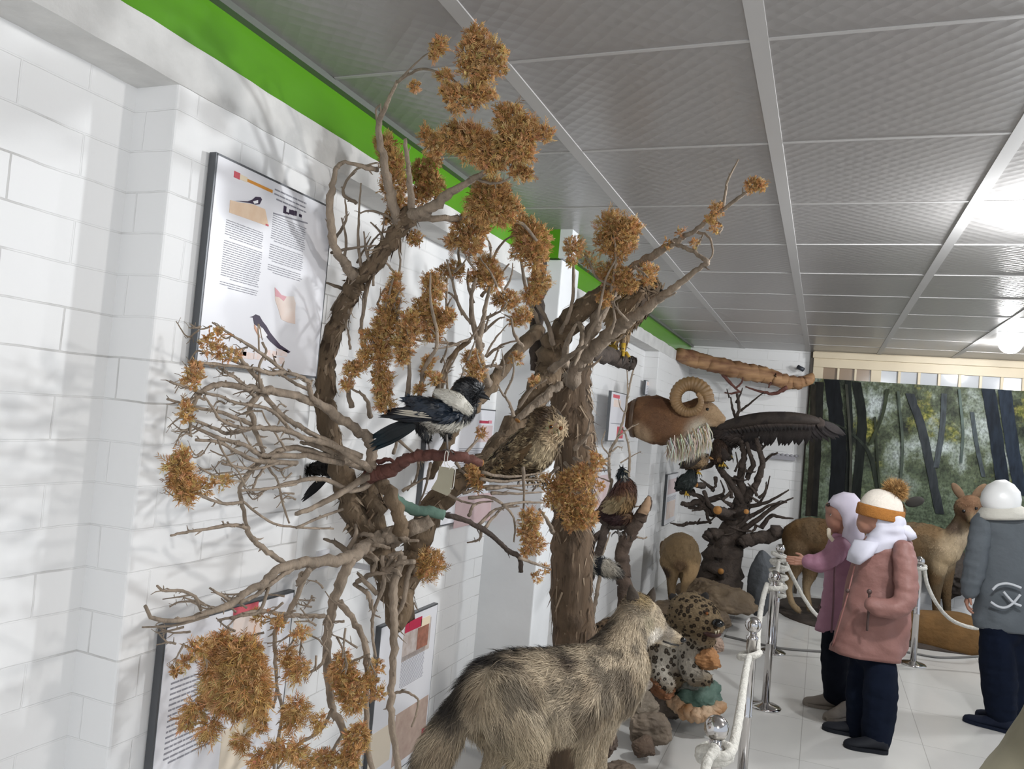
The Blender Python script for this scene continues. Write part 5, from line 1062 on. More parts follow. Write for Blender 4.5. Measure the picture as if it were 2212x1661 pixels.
def foliage(parent, balls, Y, dens=1.0, L=1.0, up=.25, seed=None, name='foliage', dirn=None):
    """sprays of dry scale leaves around each ball (px, py, r px[, Y])"""
    rs = random.Random(seed or (int(balls[0][0])*7+int(balls[0][1]))); w = MB()
    for b in balls:
        Yb = b[3] if len(b) > 3 else Y; c = P(b[0],b[1],Yb); R_ = sz(b[2],c)*1.12
        for i in range(int((34+b[2]*b[2]*.5)*dens)):
            while True:
                q = Vector((rs.uniform(-1,1),rs.uniform(-1,1),rs.uniform(-1,1)))
                if q.length <= 1: break
            p = c+q*R_*.98; d = (q*.9+Vector((0,0,up))+Vector((rs.gauss(0,.75),rs.gauss(0,.75),rs.gauss(0,.75)))+(Vector(dirn) if dirn else Vector()))
            if d.length < .01: continue
            d.normalize(); l = L*rs.uniform(.012,.026)*min(1.15,.5+R_*9); l *= 1.7 if rs.random() < .12 else 1; k0 = LEAFC[int(rs.random()**1.4*6)]; k0 = tuple(x*rs.uniform(.85,1.12) for x in k0)
            sd = d.orthogonal().normalized(); sd.rotate(Matrix.Rotation(rs.uniform(0,6.28),3,d)); nv = d.cross(sd)
            def spike(a_, dv, ln, wd):
                e = a_+dv*ln; m_ = a_+dv*ln*.45; u_ = dv.orthogonal().normalized()*wd; v_ = dv.cross(u_)
                w.add((a_, m_+u_, m_-u_*.5+v_*.87, m_-u_*.5-v_*.87, e), ((0,1,2),(0,2,3),(0,3,1),(4,2,1),(4,3,2),(4,1,3)), k0)
            spike(p-d*l*.3, d, l*1.3, .0011)
            for j in range(7):
                t = .05+.8*j/7; s_ = sd if j%2 else -sd; dv = (d*.75+s_*.62+nv*rs.uniform(-.35,.35)).normalized()
                spike(p+d*l*t, dv, l*(.6-.3*t)*rs.uniform(.8,1.25), .0011)
    return w.build(name, M_leaf, parent, smooth=False, color=True)

def flakes(parent, pp, rr, n, seed, lmin=.02, lmax=.11):
    """loose fibrous strips of bark along a trunk"""
    rs = random.Random(seed); w = MB(); cs = [lin(c) for c in ('#85735f','#6a5847','#4b3e32','#9c8a75')]
    for i in range(n):
        j = rs.randrange(len(pp)-1); p = pp[j].lerp(pp[j+1],rs.random()); ax = (pp[j+1]-pp[j]).normalized(); d = ax.orthogonal().normalized(); d.rotate(Matrix.Rotation(rs.uniform(0,6.283),3,ax)); s_ = ax.cross(d)
        dn = ax if ax.z < 0 else -ax; l = rs.uniform(lmin,lmax); b_ = p+d*rr[j]*1.02; wd = rs.uniform(.0015,.005); lift = rs.uniform(.001,.012)*(2.2 if rs.random() < .1 else 1)
        w.add((b_-s_*wd,b_+s_*wd,b_+s_*wd*.7+dn*l*.6+d*lift*.4,b_-s_*wd*.7+dn*l*.6+d*lift*.4,b_+d*lift+dn*l+s_*rs.uniform(-.006,.006)), ((0,1,2,3),(3,2,4)), cs[int(rs.random()**1.2*4)])
    o = w.build('bark_strips', vmat('bark_strip',.95,.3,50), parent, smooth=False, color=True); o['kind'] = 'stuff'; return o
# ---- the near juniper fixed to the wall
J = thing('juniper_tree','dry juniper with orange-brown foliage fixed to the near wall, bare twigs fanning out left','tree',P(850,1200,2.24))
def B(pts, Y0=2.0, Y1=2.0, r0=5, r1=3, **k): return branch(J, pts, Y0, Y1, r0, r1, **k)
B([(868,1345,2.28,30),(848,1245,2.23,33),(802,1170,2.17,30),(766,1110,2.12,26),(744,1040,2.09,24),(716,950,2.06,22),(702,860,2.04,22),(706,770,2.03,20),(732,690,2.0,19),(755,640,1.98,19),(768,605,1.97,19),(795,585,1.96,17),(832,540,1.95,17),(866,490,1.94,19),(888,462,1.93,20)], m=M_brown, name='trunk', n=14, rough=.3, spurs=.5)
B([(858,1300,2.28,26),(888,1220,2.33,26),(915,1140,2.40,26),(945,1082,2.48,26),(1000,1036,2.60,24),(1060,990,2.74,25),(1112,930,2.88,26),(1160,858,3.0,28),(1186,800,3.06,29),(1200,742,3.06,28),(1232,692,3.02,25),(1290,642,2.95,19),(1340,606,2.85,11)], m=M_brown, name='trunk_limb', n=14, rough=.3)
B([(848,1245,2.24,26),(814,1140,2.18,24),(802,1062,2.14,23),(798,1018,2.10,18)], m=M_brown, name='trunk_limb', n=12)
B([(812,1032,2.08,13),(842,1066,2.06,15),(860,1110,2.08,14),(870,1160,2.14,15)], m=M_brown)
B([(798,1026,2.04,18),(830,1018,2.02,15),(852,1012,2.01,14),(875,995,2.0,13),(905,984,2.0,12),(940,984,2.0,11),(975,984,2.0,11),(1010,990,2.02,10),(1040,1000,2.05,8)], m=M_red, name='perch_branch', n=12, spurs=.1, cut=True)
B([(815,1000),(838,992),(860,1004),(868,1000)], 2.02,2.02,6,3,m=M_red,spurs=0)
B([(768,600,1.96,12),(738,560,1.88,10),(719,520,1.82,9),(712,450,1.76,8),(718,400,1.74,7),(727,362,1.74,5)])
B([(727,362,1.74,5),(745,350,1.76,4),(790,362,1.8,5),(815,366,1.84,6)])
B([(866,485),(848,440),(838,390),(826,330),(818,270),(840,215),(858,175)], 1.93,1.70,14,3)
B([(890,465),(886,400),(880,345),(875,300)], 1.94,1.80,9,4); B([(818,290),(812,240),(822,226)],1.8,1.75,3,2)
B([(888,465),(930,450),(962,424),(1000,400),(1035,380),(1062,360),(1095,330)], 1.93,1.72,14,3); B([(1028,386),(1060,396),(1085,393),(1102,384)],1.8,1.74,4,2)
B([(890,470),(960,472),(1040,474),(1120,480),(1160,520)], 1.95,2.25,9,3)
B([(858,178),(905,150),(960,160),(1010,190),(1030,130),(1030,70)],1.72,1.56,3,1.5); B([(1030,150),(1060,120),(1085,108)],1.6,1.55,2,1); B([(858,178),(905,130),(948,100)],1.7,1.58,2.5,1)
B([(1062,360),(1090,300),(1110,260)],1.74,1.7,3,1.5); B([(1090,320),(1150,295),(1196,290)],1.72,1.7,2.5,1)
for pts in ([(782,592),(774,520),(776,450),(780,395)],[(800,575),(790,535),(786,500)],[(716,546),(760,536),(812,530)],[(742,566),(748,520),(738,470)],[(718,520),(735,500),(748,470),(745,430)],[(835,535),(820,500),(800,480)],[(712,470),(695,455)],[(862,500),(842,470),(800,455),(775,462)],[(770,440),(740,415),(765,370),(800,355),(815,352)]): B(pts,1.95,1.90,4,1.6)
B([(706,1000),(704,900),(700,850)],2.08,2.06,10,8,m=M_dbark)
for pts in ([(797,600),(786,660),(780,720),(784,760)],[(765,650),(742,625),(702,610)],[(820,880),(818,800),(825,700),(850,600)],[(880,870),(884,780),(880,700)],[(905,870),(915,800),(945,740),(930,650),(930,590)],[(760,880),(752,830),(785,770),(790,720)],[(800,900),(790,860),(760,840)]): B(pts,2.04,1.92,6,2)
# slanting limb behind the magpie and its twigs
B([(930,1030,2.40,9),(958,975,2.34,10),(985,925,2.36,11),(1015,885,2.42,13),(1050,845,2.52,14),(1085,800,2.64,14),(1120,755,2.76,14),(1162,712,2.92,15)], m=M_brown, n=10)
B([(1040,760),(1022,700),(1018,640),(1030,600)],2.3,2.25,8,3); B([(1035,740),(1045,680),(1058,620)],2.3,2.25,7,3); B([(1018,700),(992,660),(975,600),(965,560)],2.28,2.2,4,2); B([(1055,830),(1035,770),(1040,745)],2.5,2.3,10,7)
B([(940,860),(960,800),(985,760),(1015,735)],2.2,2.28,8,5,m=M_brown); B([(990,745),(960,740),(900,735)],2.26,2.1,4,2); B([(1020,730),(965,750),(935,752)],2.27,2.12,3,1.5)
for pts in ([(1110,900),(1100,870),(1085,850),(1075,830)],[(1120,880),(1150,840),(1180,820)],[(1040,640),(1075,600),(1100,570)],[(1022,655),(1010,610),(1012,580)],[(1045,690),(1080,672),(1095,655)],[(1040,720),(1075,690),(1090,685)],[(1050,770),(1085,745),(1120,735)],[(1085,795),(1060,790),(1020,800)],[(1130,750),(1110,720),(1105,690),(1090,680)],[(1000,680),(980,640),(950,625)],[(1060,600),(1065,560),(1090,520),(1130,500)],[(1000,590),(990,540),(1010,500)]): B(pts,2.4,2.35,4,1.6)
B([(1158,800,3.1,13),(1158,740,3.1,15),(1162,660,3.08,16),(1166,570,3.05,15),(1168,545,3.05,13)], m=M_dbark, n=10)
for pts,r in (([(1195,745),(1180,690),(1150,640),(1140,600)],6),([(1165,700),(1140,640),(1125,560)],5),([(1210,720),(1235,660),(1240,560)],5),([(1220,790),(1225,740),(1245,700)],9),([(1245,690),(1258,715),(1252,760),(1240,790)],7),([(1250,760),(1285,700),(1310,660),(1340,640)],7),([(1215,830),(1180,850),(1130,890),(1112,910)],9),([(1190,800),(1230,770),(1268,745)],9)): B(pts,3.0,2.85,r,3)
B([(1190,850),(1150,878),(1118,908)],2.85,2.78,9,7,cut=True,spurs=0)
# the fan of bare twigs at the left
def fanY(x):
    t = max(0,min(1,(x-360)/440)); return 1.17+.62*t+.22*t*t
FAN = [([(800,1012),(803,962),(780,936),(730,900),(685,871),(633,854),(581,843),(535,838),(486,830),(454,836),(431,851),(418,877),(412,906),(410,942)],13,3),
 ([(567,844),(544,869),(540,884),(548,907),(548,923),(558,946),(569,977)],7,4), ([(780,985),(706,957),(656,946),(617,929),(571,924),(548,923)],7,5), ([(548,923),(525,930),(490,936),(463,925),(421,909),(396,905)],5,2.5),
 ([(567,844),(560,823),(544,803),(525,782),(513,765),(486,751),(456,740),(438,736)],6,2), ([(690,875),(673,857),(668,834),(669,826),(648,813),(614,801),(581,776),(552,755),(525,738),(504,726),(475,707),(459,697)],6,2),
 ([(668,842),(641,830),(610,811),(590,800)],4,3), ([(614,803),(581,806),(552,796),(494,790),(427,782)],5,3), ([(560,800),(529,790),(486,772),(456,763),(432,764)],4,1.5), ([(550,855),(513,819),(486,803),(473,794)],4.5,2.5), ([(540,836),(525,830),(505,815),(492,810)],3,2),
 ([(569,853),(589,875),(619,905),(648,921),(696,950),(760,985)],5,6), ([(542,875),(529,873),(504,869),(479,857),(440,848),(394,834),(367,824)],4,2.5), ([(542,875),(581,884),(606,904),(623,925)],4,4), ([(548,918),(513,904),(475,890),(442,884),(398,873),(361,862)],5,2.5), ([(535,927),(504,919),(475,905),(463,886),(440,855)],4,2.5),
 ([(740,1000),(660,985),(571,984),(533,963),(479,948),(436,930),(417,921)],7,3), ([(640,1000),(560,996),(513,977),(475,956),(423,950)],6,3), ([(617,971),(596,938),(577,911),(565,886)],3,1.5), ([(785,1010),(714,988),(642,968),(600,975),(568,994),(542,1017),(519,1053),(522,1085),(535,1144)],8,4),
 ([(522,1085),(483,1088),(431,1069),(400,1050)],4,2.5), ([(532,1140),(503,1134),(438,1144),(399,1150),(369,1157)],4.5,2.5), ([(530,1138),(548,1166),(584,1196),(616,1218),(640,1226)],6,6), ([(800,1015),(720,960),(660,930)],8,4), ([(795,1010),(730,985),(690,965),(650,955)],8,4), ([(560,760),(558,700),(567,735)],2,1), ([(567,740),(575,760),(560,790),(562,840)],3,2.5),
 ([(600,1050),(640,1040),(700,1035),(760,1060),(800,1042),(805,1015)],4,7), ([(522,1060),(580,1055),(640,1045)],3,3), ([(640,1110),(700,1085),(760,1050),(800,1025)],5,9), ([(520,1080),(590,1130),(660,1140),(720,1142)],3,2), ([(640,1140),(690,1118),(740,1100)],3,3), ([(580,1010),(600,1040),(610,1085),(625,1130)],3,2), ([(480,1000),(520,1010),(560,1012),(600,1000)],3,3), ([(430,1010),(470,1030),(520,1040)],2.5,2.5), ([(600,980),(560,1025),(545,1060)],3,2.5), ([(470,950),(490,990),(515,1020),(530,1050)],2.5,2), ([(570,1000),(540,960),(520,930)],2.5,1.5)]
for i, (pts, r0, r1) in enumerate(FAN):
    w_ = [(x, y, fanY(x)+(.04*math.sin(i*2.4)), r0+(r1-r0)*k/max(1,len(pts)-1)) for k, (x, y) in enumerate(pts)]
    B(w_, spurs=.9)
rs_ = random.Random(11)
for i in range(60):
    x, y = rs_.uniform(395,640), rs_.uniform(700,1080); a_ = rs_.uniform(2.6,3.9); l = rs_.uniform(25,60)
    if y < 830 and x > 560: continue
    Yq = fanY(x)
    B([(x,y,Yq,2.2),(x+l*.5*math.cos(a_),y+l*.35*math.sin(a_)+4,Yq-.02,1.7),(x+l*math.cos(a_),y-l*.7*math.sin(a_),Yq-.03,1)], spurs=1)
# pale root-like branches and hanging twigs below
B([(932,1122,2.20,14),(876,1147,2.16,18),(828,1160,2.10,17),(795,1176,2.06,15),(756,1205,1.93,13),(698,1212,1.78,12),(642,1218,1.66,11),(600,1231,1.58,10),(568,1261,1.51,9),(535,1277,1.46,8),(500,1304,1.40,8),(446,1323,1.32,6),(392,1339,1.25,5),(332,1336,1.18,4.5),(313,1308,1.16,3)], n=10)
for pts,r0,r1,ya,yb in (([(434,1317),(421,1289),(389,1276),(354,1276),(339,1265)],4,2.5,1.32,1.2),([(497,1298),(453,1270)],4,2.5,1.4,1.35),([(445,1308),(402,1292),(396,1290)],3,1.5,1.32,1.28),([(450,1330),(380,1350),(307,1355)],3.5,2,1.34,1.2),([(640,1222),(600,1250),(545,1290),(520,1300)],6,4,1.66,1.42),
   ([(760,1205),(734,1263),(718,1311),(709,1358),(706,1406),(712,1485),(718,1532),(744,1580),(775,1680)],12,7,1.92,1.82),([(734,1298),(769,1349),(788,1390),(793,1453),(791,1516),(794,1611),(807,1680)],7,6,1.9,1.85),([(870,1200),(851,1263),(851,1327),(851,1390),(848,1453),(845,1516),(848,1580),(865,1680)],10,7,2.1,2.02),
   ([(890,1220),(880,1251),(870,1304),(856,1330)],6,4,2.2,2.15),([(690,1212),(661,1241),(639,1295),(617,1336),(595,1365),(595,1422),(598,1485),(590,1530)],7,3,1.78,1.62),([(826,1200),(829,1263),(810,1311),(804,1352),(807,1390),(812,1420)],5,3,2.08,2.02),([(497,1304),(494,1342),(500,1390),(515,1440)],4,2.5,1.66,1.7),
   ([(845,1500),(873,1494),(902,1510),(899,1542),(889,1570)],3,2,2.1,2.1),([(700,1330),(640,1330),(560,1320),(500,1335)],5,4,1.8,1.42),([(580,1270),(560,1320),(520,1330),(470,1340)],4,3,1.52,1.4),([(706,1406),(690,1440),(650,1460)],4,2,1.85,1.75),([(793,1453),(770,1480),(750,1500)],3,2,1.95,1.9),([(595,1422),(630,1440),(660,1450)],3,2,1.85,1.85),
   ([(718,1532),(690,1580),(640,1610),(600,1660)],4,2.5,1.82,1.65),([(744,1580),(720,1620),(690,1670)],4,3,1.95,1.9),([(598,1485),(610,1540),(600,1600),(590,1680)],4,3,1.62,1.6),([(560,1390),(530,1420),(520,1480),(560,1560)],4,2,1.46,1.48),([(655,1240),(645,1260),(668,1230)],9,7,1.68,1.68)): B(pts,ya,yb,r0,r1)
rs_ = random.Random(5)
for i in range(22):
    x, y = rs_.uniform(740,900), rs_.uniform(1150,1290); a_ = rs_.uniform(0,6.28); l = rs_.uniform(30,75); Yq = 2.12+rs_.uniform(-.08,.06)
    B([(x,y,Yq,rs_.uniform(4,8)),(x+l*.5*math.cos(a_)+rs_.uniform(-14,14),y+l*.5*math.sin(a_),Yq-.03,5),(x+l*math.cos(a_),y+l*math.sin(a_)+12,Yq-.02,3)], spurs=.6)
rs_ = random.Random(23)
for i in range(46):
    x, y = rs_.uniform(360,830), rs_.uniform(1270,1420); a_ = rs_.uniform(2.5,4.1) if rs_.random() < .6 else rs_.uniform(1.2,2.0); l = rs_.uniform(35,85); t_ = max(0,(x-313)/480); Yq = 1.2+.62*min(1,t_)
    B([(x,y,Yq,2.6),(x+l*.5*math.cos(a_)+rs_.uniform(-8,8),y+l*.4*math.sin(a_)+rs_.uniform(-6,10),Yq-.01,2),(x+l*math.cos(a_),y+l*.75*math.sin(a_),Yq-.02,1.1)], spurs=1)
for i in range(44):
    x, y = rs_.uniform(715,1120), rs_.uniform(540,860); a_ = rs_.uniform(-2.2,-.9); l = rs_.uniform(35,90); Yq = 1.98+.0009*max(0,x-850)
    B([(x,y,Yq,2.8),(x+l*.5*math.cos(a_)+rs_.uniform(-7,7),y+l*.5*math.sin(a_),Yq-.02,2.2),(x+l*math.cos(a_)+rs_.uniform(-8,8),y+l*math.sin(a_),Yq-.04,1.1)], spurs=.9)
# hooked dark piece, cloth-wrapped branch, right-hand twigs
B([(640,1040),(623,1053),(607,1085),(597,1127),(581,1166),(590,1192),(584,1218)],2.02,1.9,9,9,m=M_dbark,n=10,spurs=.1); B([(607,1078),(560,1108),(530,1100)],1.96,1.9,5,3,m=M_dbark)
H_ = B([(840,1060),(865,1085),(900,1102),(950,1110),(1000,1122),(1040,1142),(1070,1163),(1095,1187),(1122,1205),(1126,1235)],2.10,2.5,7,5,m=M_dbark)
pp, rr = bpath([(848,1072),(870,1090),(900,1102),(930,1106),(958,1113)],2.11,2.24,11,12,6,.1,3)
w = MB(); w.tube(pp, rr, 12, .3); w.build('green_cloth_wrap', mat('faded_green_cloth','#5f7a6c',.9,var=.35,scale=14,bump=.6,bscale=30,stretch=(1,1,1)), H_)
for pts in ([(1037,1034),(1082,1040),(1130,1036),(1170,1036)],[(1050,1056),(1110,1050),(1170,1045)],[(1061,1065),(1120,1066),(1174,1063)],[(1086,1092),(1130,1085),(1176,1086)],[(1012,1075),(1061,1075),(1098,1101),(1112,1130),(1110,1170)],[(1035,1132),(1072,1100),(1122,1093)],[(1045,1143),(1080,1102),(1110,1090)],[(1012,1114),(1028,1088),(1065,1083)],[(1040,1020),(1100,1030),(1180,1020)],[(1130,1010),(1132,1080),(1128,1115)],[(1000,1065),(1060,1050),(1140,1060)],[(1040,1142),(1035,1165),(1010,1172)],[(960,1060),(990,1080),(1030,1090)],[(1122,1205),(1150,1215),(1190,1230)],[(850,980),(862,940),(880,905)],[(905,985),(900,1030),(880,1060)],[(930,1000),(920,1050),(905,1090)],[(870,1060),(905,1040),(925,1030)],[(985,1000),(1000,1020),(1020,1030)],[(860,950),(900,985),(915,1000)],[(1000,985),(1040,940),(1042,930)]): B(pts,2.3+.0004*(pts[0][0]-850),2.36+.0006*(pts[-1][0]-850),4,1.6)
o_ = MB(); a_, b_ = P(850,1200,2.24), PX(850,1200,RX); a_ = P(848,1235,2.24); o_.box((RX-.002,a_.y-.03,a_.z-.03),(RX+.012,a_.y+.03,a_.z+.03)); o_.box((RX,a_.y-.008,a_.z-.008),(a_.x,a_.y+.008,a_.z+.008)); o_.build('wall_bracket', M_board, J, smooth=False)
# foliage of the near juniper
for balls, Y, k in (
 ([(1030,80,22),(1020,115,25),(1005,148,14)],1.56,dict(dens=.6)),([(1060,105,17),(1086,112,10)],1.56,dict(dens=.6)),([(1078,142,13),(1052,156,19),(1020,160,10)],1.58,dict(dens=.6)),([(950,98,15),(938,118,8)],1.58,dict(dens=.7)),([(960,165,12),(966,198,14),(990,214,24),(1030,206,22),(1036,172,13),(1062,204,8)],1.61,dict(dens=.75)),([(896,187,8)],1.68,{}),
 ([(1100,258,28),(1132,284,28),(1105,312,34),(1132,332,18)],1.70,{}),([(1182,290,15)],1.70,dict(dens=.5)),([(985,298,28),(1020,312,34),(1062,332,32),(1060,352,18)],1.73,{}),([(940,312,20),(922,290,12)],1.78,{}),([(1118,370,15),(1140,376,9)],1.74,{}),([(1060,428,38),(1040,452,28),(1086,462,24)],1.95,{}),([(1110,440,10),(1120,452,9)],1.95,dict(dens=.5)),
 ([(833,312,20),(846,352,24),(852,400,26),(860,440,18),(848,472,16)],1.98,{}),([(912,372,22),(932,402,24),(905,424,18),(940,348,14)],2.08,{}),([(895,515,14)],2.02,{}),([(1000,490,22),(980,522,16),(1020,522,24),(1042,492,14)],2.08,{}),([(1150,520,34),(1130,490,22),(1156,560,22),(1120,542,16)],2.3,{}),([(1240,535,20),(1234,566,9)],2.6,{}),
 ([(1168,608,20),(1150,640,18)],2.5,{}),([(1100,650,20),(1132,682,15),(1114,692,12),(1076,646,11)],2.42,{}),([(1050,580,24),(1062,606,22),(1030,602,16)],2.3,{}),([(985,585,17),(960,588,14)],2.3,{}),
 ([(856,602,9),(851,625,14),(846,650,16),(837,678,19),(830,704,21),(825,732,22),(822,768,20)],1.96,dict(up=.6)),([(886,692,20),(881,720,22),(873,750,18),(868,775,12)],1.95,dict(up=.4)),([(928,602,12),(936,622,20),(930,650,18),(926,682,18),(945,692,22),(935,716,20),(905,660,10),(970,682,13)],2.0,dict(up=.5)),([(791,724,10),(790,760,12),(784,786,12),(762,800,15),(750,830,10)],1.92,{}),([(825,812,20),(826,842,18),(832,872,16)],1.96,{}),([(926,780,10),(920,802,10),(906,840,8)],2.02,{}),([(1020,776,16),(1026,802,18),(1022,828,10)],2.22,{}),([(942,820,10)],2.0,{}),([(1115,775,12),(1155,822,10)],2.5,dict(dens=.6)),
 ([(1040,936,9)],2.25,dict(dens=.7)),([(1026,1030,15),(1020,1012,8),(1032,1052,9)],2.4,{}),([(930,1216,25),(920,1238,16)],2.25,{}),([(1145,1122,20),(1140,1150,18),(1152,1172,20),(1136,1192,10)],2.5,{}),([(1178,1230,8),(1160,1246,9)],2.55,dict(dens=.6)),
 ([(420,800,15),(415,822,13)],1.22,dict(dens=.5)),([(400,882,12),(405,905,9)],1.2,dict(dens=.5)),([(385,1012,22),(392,1040,22),(402,1064,18),(395,988,13)],1.2,dict(dens=.8)),([(450,742,14),(470,722,10)],1.28,dict(dens=.4)),([(470,760,12),(500,772,11)],1.32,dict(dens=.35)),([(440,1050,16),(480,1040,12)],1.28,dict(dens=.35)),
 ([(480,1400,30),(522,1420,36),(490,1452,42),(532,1472,40),(502,1504,36),(552,1512,26),(455,1500,20)],1.44,dict(up=-.3,L=1.25,dirn=(-.1,0,-.35))),([(432,1402,17),(400,1430,10),(380,1450,8)],1.36,dict(dens=.6)),([(420,1532,17),(452,1572,17),(405,1560,12)],1.4,dict(up=-.4,dens=.5,L=1.6,dirn=(-.4,0,-.7))),([(560,1562,15)],1.48,{}),([(640,1442,22),(620,1412,13)],1.62,dict(dens=.5,L=1.5,dirn=(-.2,0,-.7))),([(640,1532,20),(632,1558,14)],1.62,dict(dens=.5,L=1.6,dirn=(-.2,0,-.9))),
 ([(740,1452,24),(752,1482,26),(762,1512,22),(740,1420,13)],1.8,dict(up=-.2)),([(800,1472,14),(812,1440,12),(818,1500,12)],1.86,dict(dens=.7)),([(770,1592,24),(752,1642,22),(702,1642,20)],1.8,dict(up=-.3)),([(690,1560,13),(660,1640,16)],1.7,dict(dens=.5,L=1.5,dirn=(0,0,-.7))),([(600,1620,18),(560,1640,16),(640,1620,14),(520,1600,14)],1.55,dict(dens=.5,L=1.6,dirn=(-.2,0,-.8))),([(560,1330,13),(600,1345,13),(650,1370,13)],1.55,dict(dens=.5))):
    foliage(J, balls, Y, **k)

# ---- thick standing trunk with the long pale boughs
T = thing('dead_tree','thick shaggy-barked dead trunk standing behind the wolf, pale boughs reaching up right','tree',Vector((P(1240,1400,3.3).x,3.3,0)))
fb = Vector((P(1240,1400,3.3).x,3.3,0))
pp, rr = bpath([(1242,1420,3.3,48),(1236,1300,3.3,45),(1236,1200,3.3,44),(1240,1100,3.3,43),(1244,1000,3.3,44),(1240,920,3.3,45),(1234,860,3.3,44),(1244,800,3.3,32),(1266,762,3.3,18),(1275,742,3.3,10)],3.3,3.3,40,40,8,.1,2)
pp = [fb]+[fb.lerp(pp[0],.5)]+pp; rr = [rr[0]*1.3,rr[0]*1.1]+rr
w = MB(); n_ = 30; base = len(w.v)
rings = []
for i, p in enumerate(pp):
    rg = []
    for k in range(n_):
        a_ = 2*math.pi*k/n_; g_ = 1+.16*noise.noise(Vector((math.cos(a_)*2.6,math.sin(a_)*2.6,p.z*1.1)))+.10*noise.noise(Vector((math.cos(a_)*7,math.sin(a_)*7,p.z*2.5)))
        rg.append(p+Vector((math.cos(a_)*rr[i]*g_,math.sin(a_)*rr[i]*g_,0)))
    rings.append(rg)
w.loft(rings); rs_ = random.Random(3)
tr = w.build('trunk', mat('shaggy_trunk_bark','#6c5946',.95,var=.55,scale=14,bump=1.0,bscale=40,stretch=(1,1,.12)), T)
flakes(tr, pp, rr, 900, 3)
def TB(pts, Y0=3.0, Y1=3.0, r0=5, r1=3, **k): return branch(T, pts, Y0, Y1, r0, r1, **k)
TB([(1240,830,3.25,16),(1230,815,3.22,14),(1268,769,3.1,15),(1318,721,3.0,15),(1357,694,2.92,13),(1392,669,2.86,11),(1426,643,2.8,10),(1449,627,2.76,8),(1478,605,2.72,7),(1510,580,2.68,5),(1530,567,2.66,5)], n=10)
TB([(1530,567),(1498,543),(1466,530),(1449,529)],2.66,2.72,5,4)
TB([(1236,830,3.2,16),(1258,760,3.1,15),(1290,690,3.0,14),(1330,620,2.9,11),(1369,575,2.84,9),(1414,550,2.78,9),(1449,529,2.74,8),(1480,510,2.72,6),(1502,498,2.7,5),(1531,473,2.67,5),(1558,456,2.65,4),(1589,432,2.62,4),(1612,416,2.6,3)], n=10)
for pts in ([(1560,450),(1566,425),(1573,388),(1597,341)],[(1540,470),(1560,490),(1552,505)],[(1498,543),(1512,520),(1520,505)],[(1500,500),(1530,510),(1540,545),(1530,565)],[(1318,721),(1328,690),(1325,655),(1340,638)],[(1357,694),(1335,670),(1325,650)],[(1290,690),(1300,640),(1310,600),(1330,560)],[(1320,630),(1330,560),(1325,500)],[(1369,575),(1390,590),(1400,600)],[(1330,620),(1290,600),(1270,560),(1240,540)],[(1610,418),(1626,404),(1640,400)],[(1426,643),(1445,640),(1460,632)],[(1300,735),(1330,735),(1350,725)],[(1250,800),(1280,790),(1300,770)]): TB(pts,2.78-.0002*(pts[0][0]-1300),2.74-.0002*(pts[-1][0]-1300),3.5,1.6)
pb_ = TB([(1246,775,3.3,13),(1275,765,3.5,15),(1305,765,3.85,16),(1335,775,4.08,17),(1352,781,4.12,16),(1368,786,4.14,13)], m=M_dbark, name='perch_branch', n=12, spurs=.15)
TB([(1262,962),(1287,979),(1300,985)],3.2,3.15,4,3); TB([(1262,958),(1270,930),(1275,905)],3.2,3.15,4,2); TB([(1240,970),(1262,950),(1275,935)],3.15,3.1,6,2)
for pts in ([(1205,1010),(1170,1040),(1150,1060)],[(1220,1000),(1240,1020),(1265,1030)],[(1240,990),(1280,1005),(1300,995)],[(1225,1060),(1260,1080),(1280,1090)],[(1215,1080),(1235,1110),(1245,1125)]): TB(pts,3.05,2.8,4,1.8)
TB([(1195,1150),(1180,1120),(1165,1100)],3.2,3.0,5,3)
for balls, Y, k in (([(1320,490,30),(1342,512,32),(1362,492,20),(1310,526,22),(1336,546,18)],2.78,{}),([(1340,602,26),(1312,592,20),(1362,614,16)],2.8,{}),([(1400,592,20)],2.8,{}),([(1306,646,15)],2.82,{}),([(1625,402,14),(1642,400,10)],2.6,{}),([(1548,455,13),(1535,472,9)],2.65,{}),([(1545,492,10),(1500,525,7)],2.68,dict(dens=.6)),([(1470,500,8),(1440,525,8)],2.72,dict(dens=.4)),
  ([(1182,1040,15),(1200,1060,19),(1230,1040,22),(1262,1030,24),(1292,1000,13)],2.8,{}),([(1226,1090,22),(1266,1086,20),(1242,1122,24),(1272,1120,18),(1188,1082,13)],2.8,{}),([(1285,985,9),(1296,1050,9)],2.85,dict(dens=.7)),([(1270,560,14),(1285,575,14)],2.8,dict(dens=.4))): foliage(T, balls, Y, **k)

# ---- forked bare stump under the pheasant, with thin saplings
K = thing('forked_stump','bare forked stump with pale pointed cut tip, the pheasant perched on it','stump',Vector((P(1350,1330,4.5).x,4.5,0)))
kf = Vector((P(1352,1330,4.5).x,4.5,.0))
def KB(pts, Y0=4.5, Y1=4.5, r0=5, r1=3, **k): return branch(K, pts, Y0, Y1, r0, r1, **k)
pp, rr = bpath([(1352,1340,4.5,17),(1350,1290,4.5,16),(1347,1240,4.5,16),(1344,1200,4.5,15),(1352,1165,4.5,15),(1372,1135,4.5,14),(1388,1108,4.5,13),(1400,1085,4.5,9),(1402,1071,4.5,3)],4.5,4.5,10,10,6,.2,8)
w = MB(); w.tube([kf,kf.lerp(pp[0],.5)]+pp, [rr[0]*1.2,rr[0]*1.1]+rr, 14, .25); w.build('trunk', mat('stump_bark','#54453a',.9,var=.4,scale=16,bump=.8,bscale=40), K)
pp, rr = bpath([(1388,1110,4.46,11),(1397,1090,4.46,9),(1402,1072,4.46,3)],4.46,4.46,9,4,5,.1,4); w = MB(); w.tube(pp, rr, 10, .1); w.build('cut_tip', mat('pale_cut_wood','#9d8064',.8,var=.25,scale=18), K)
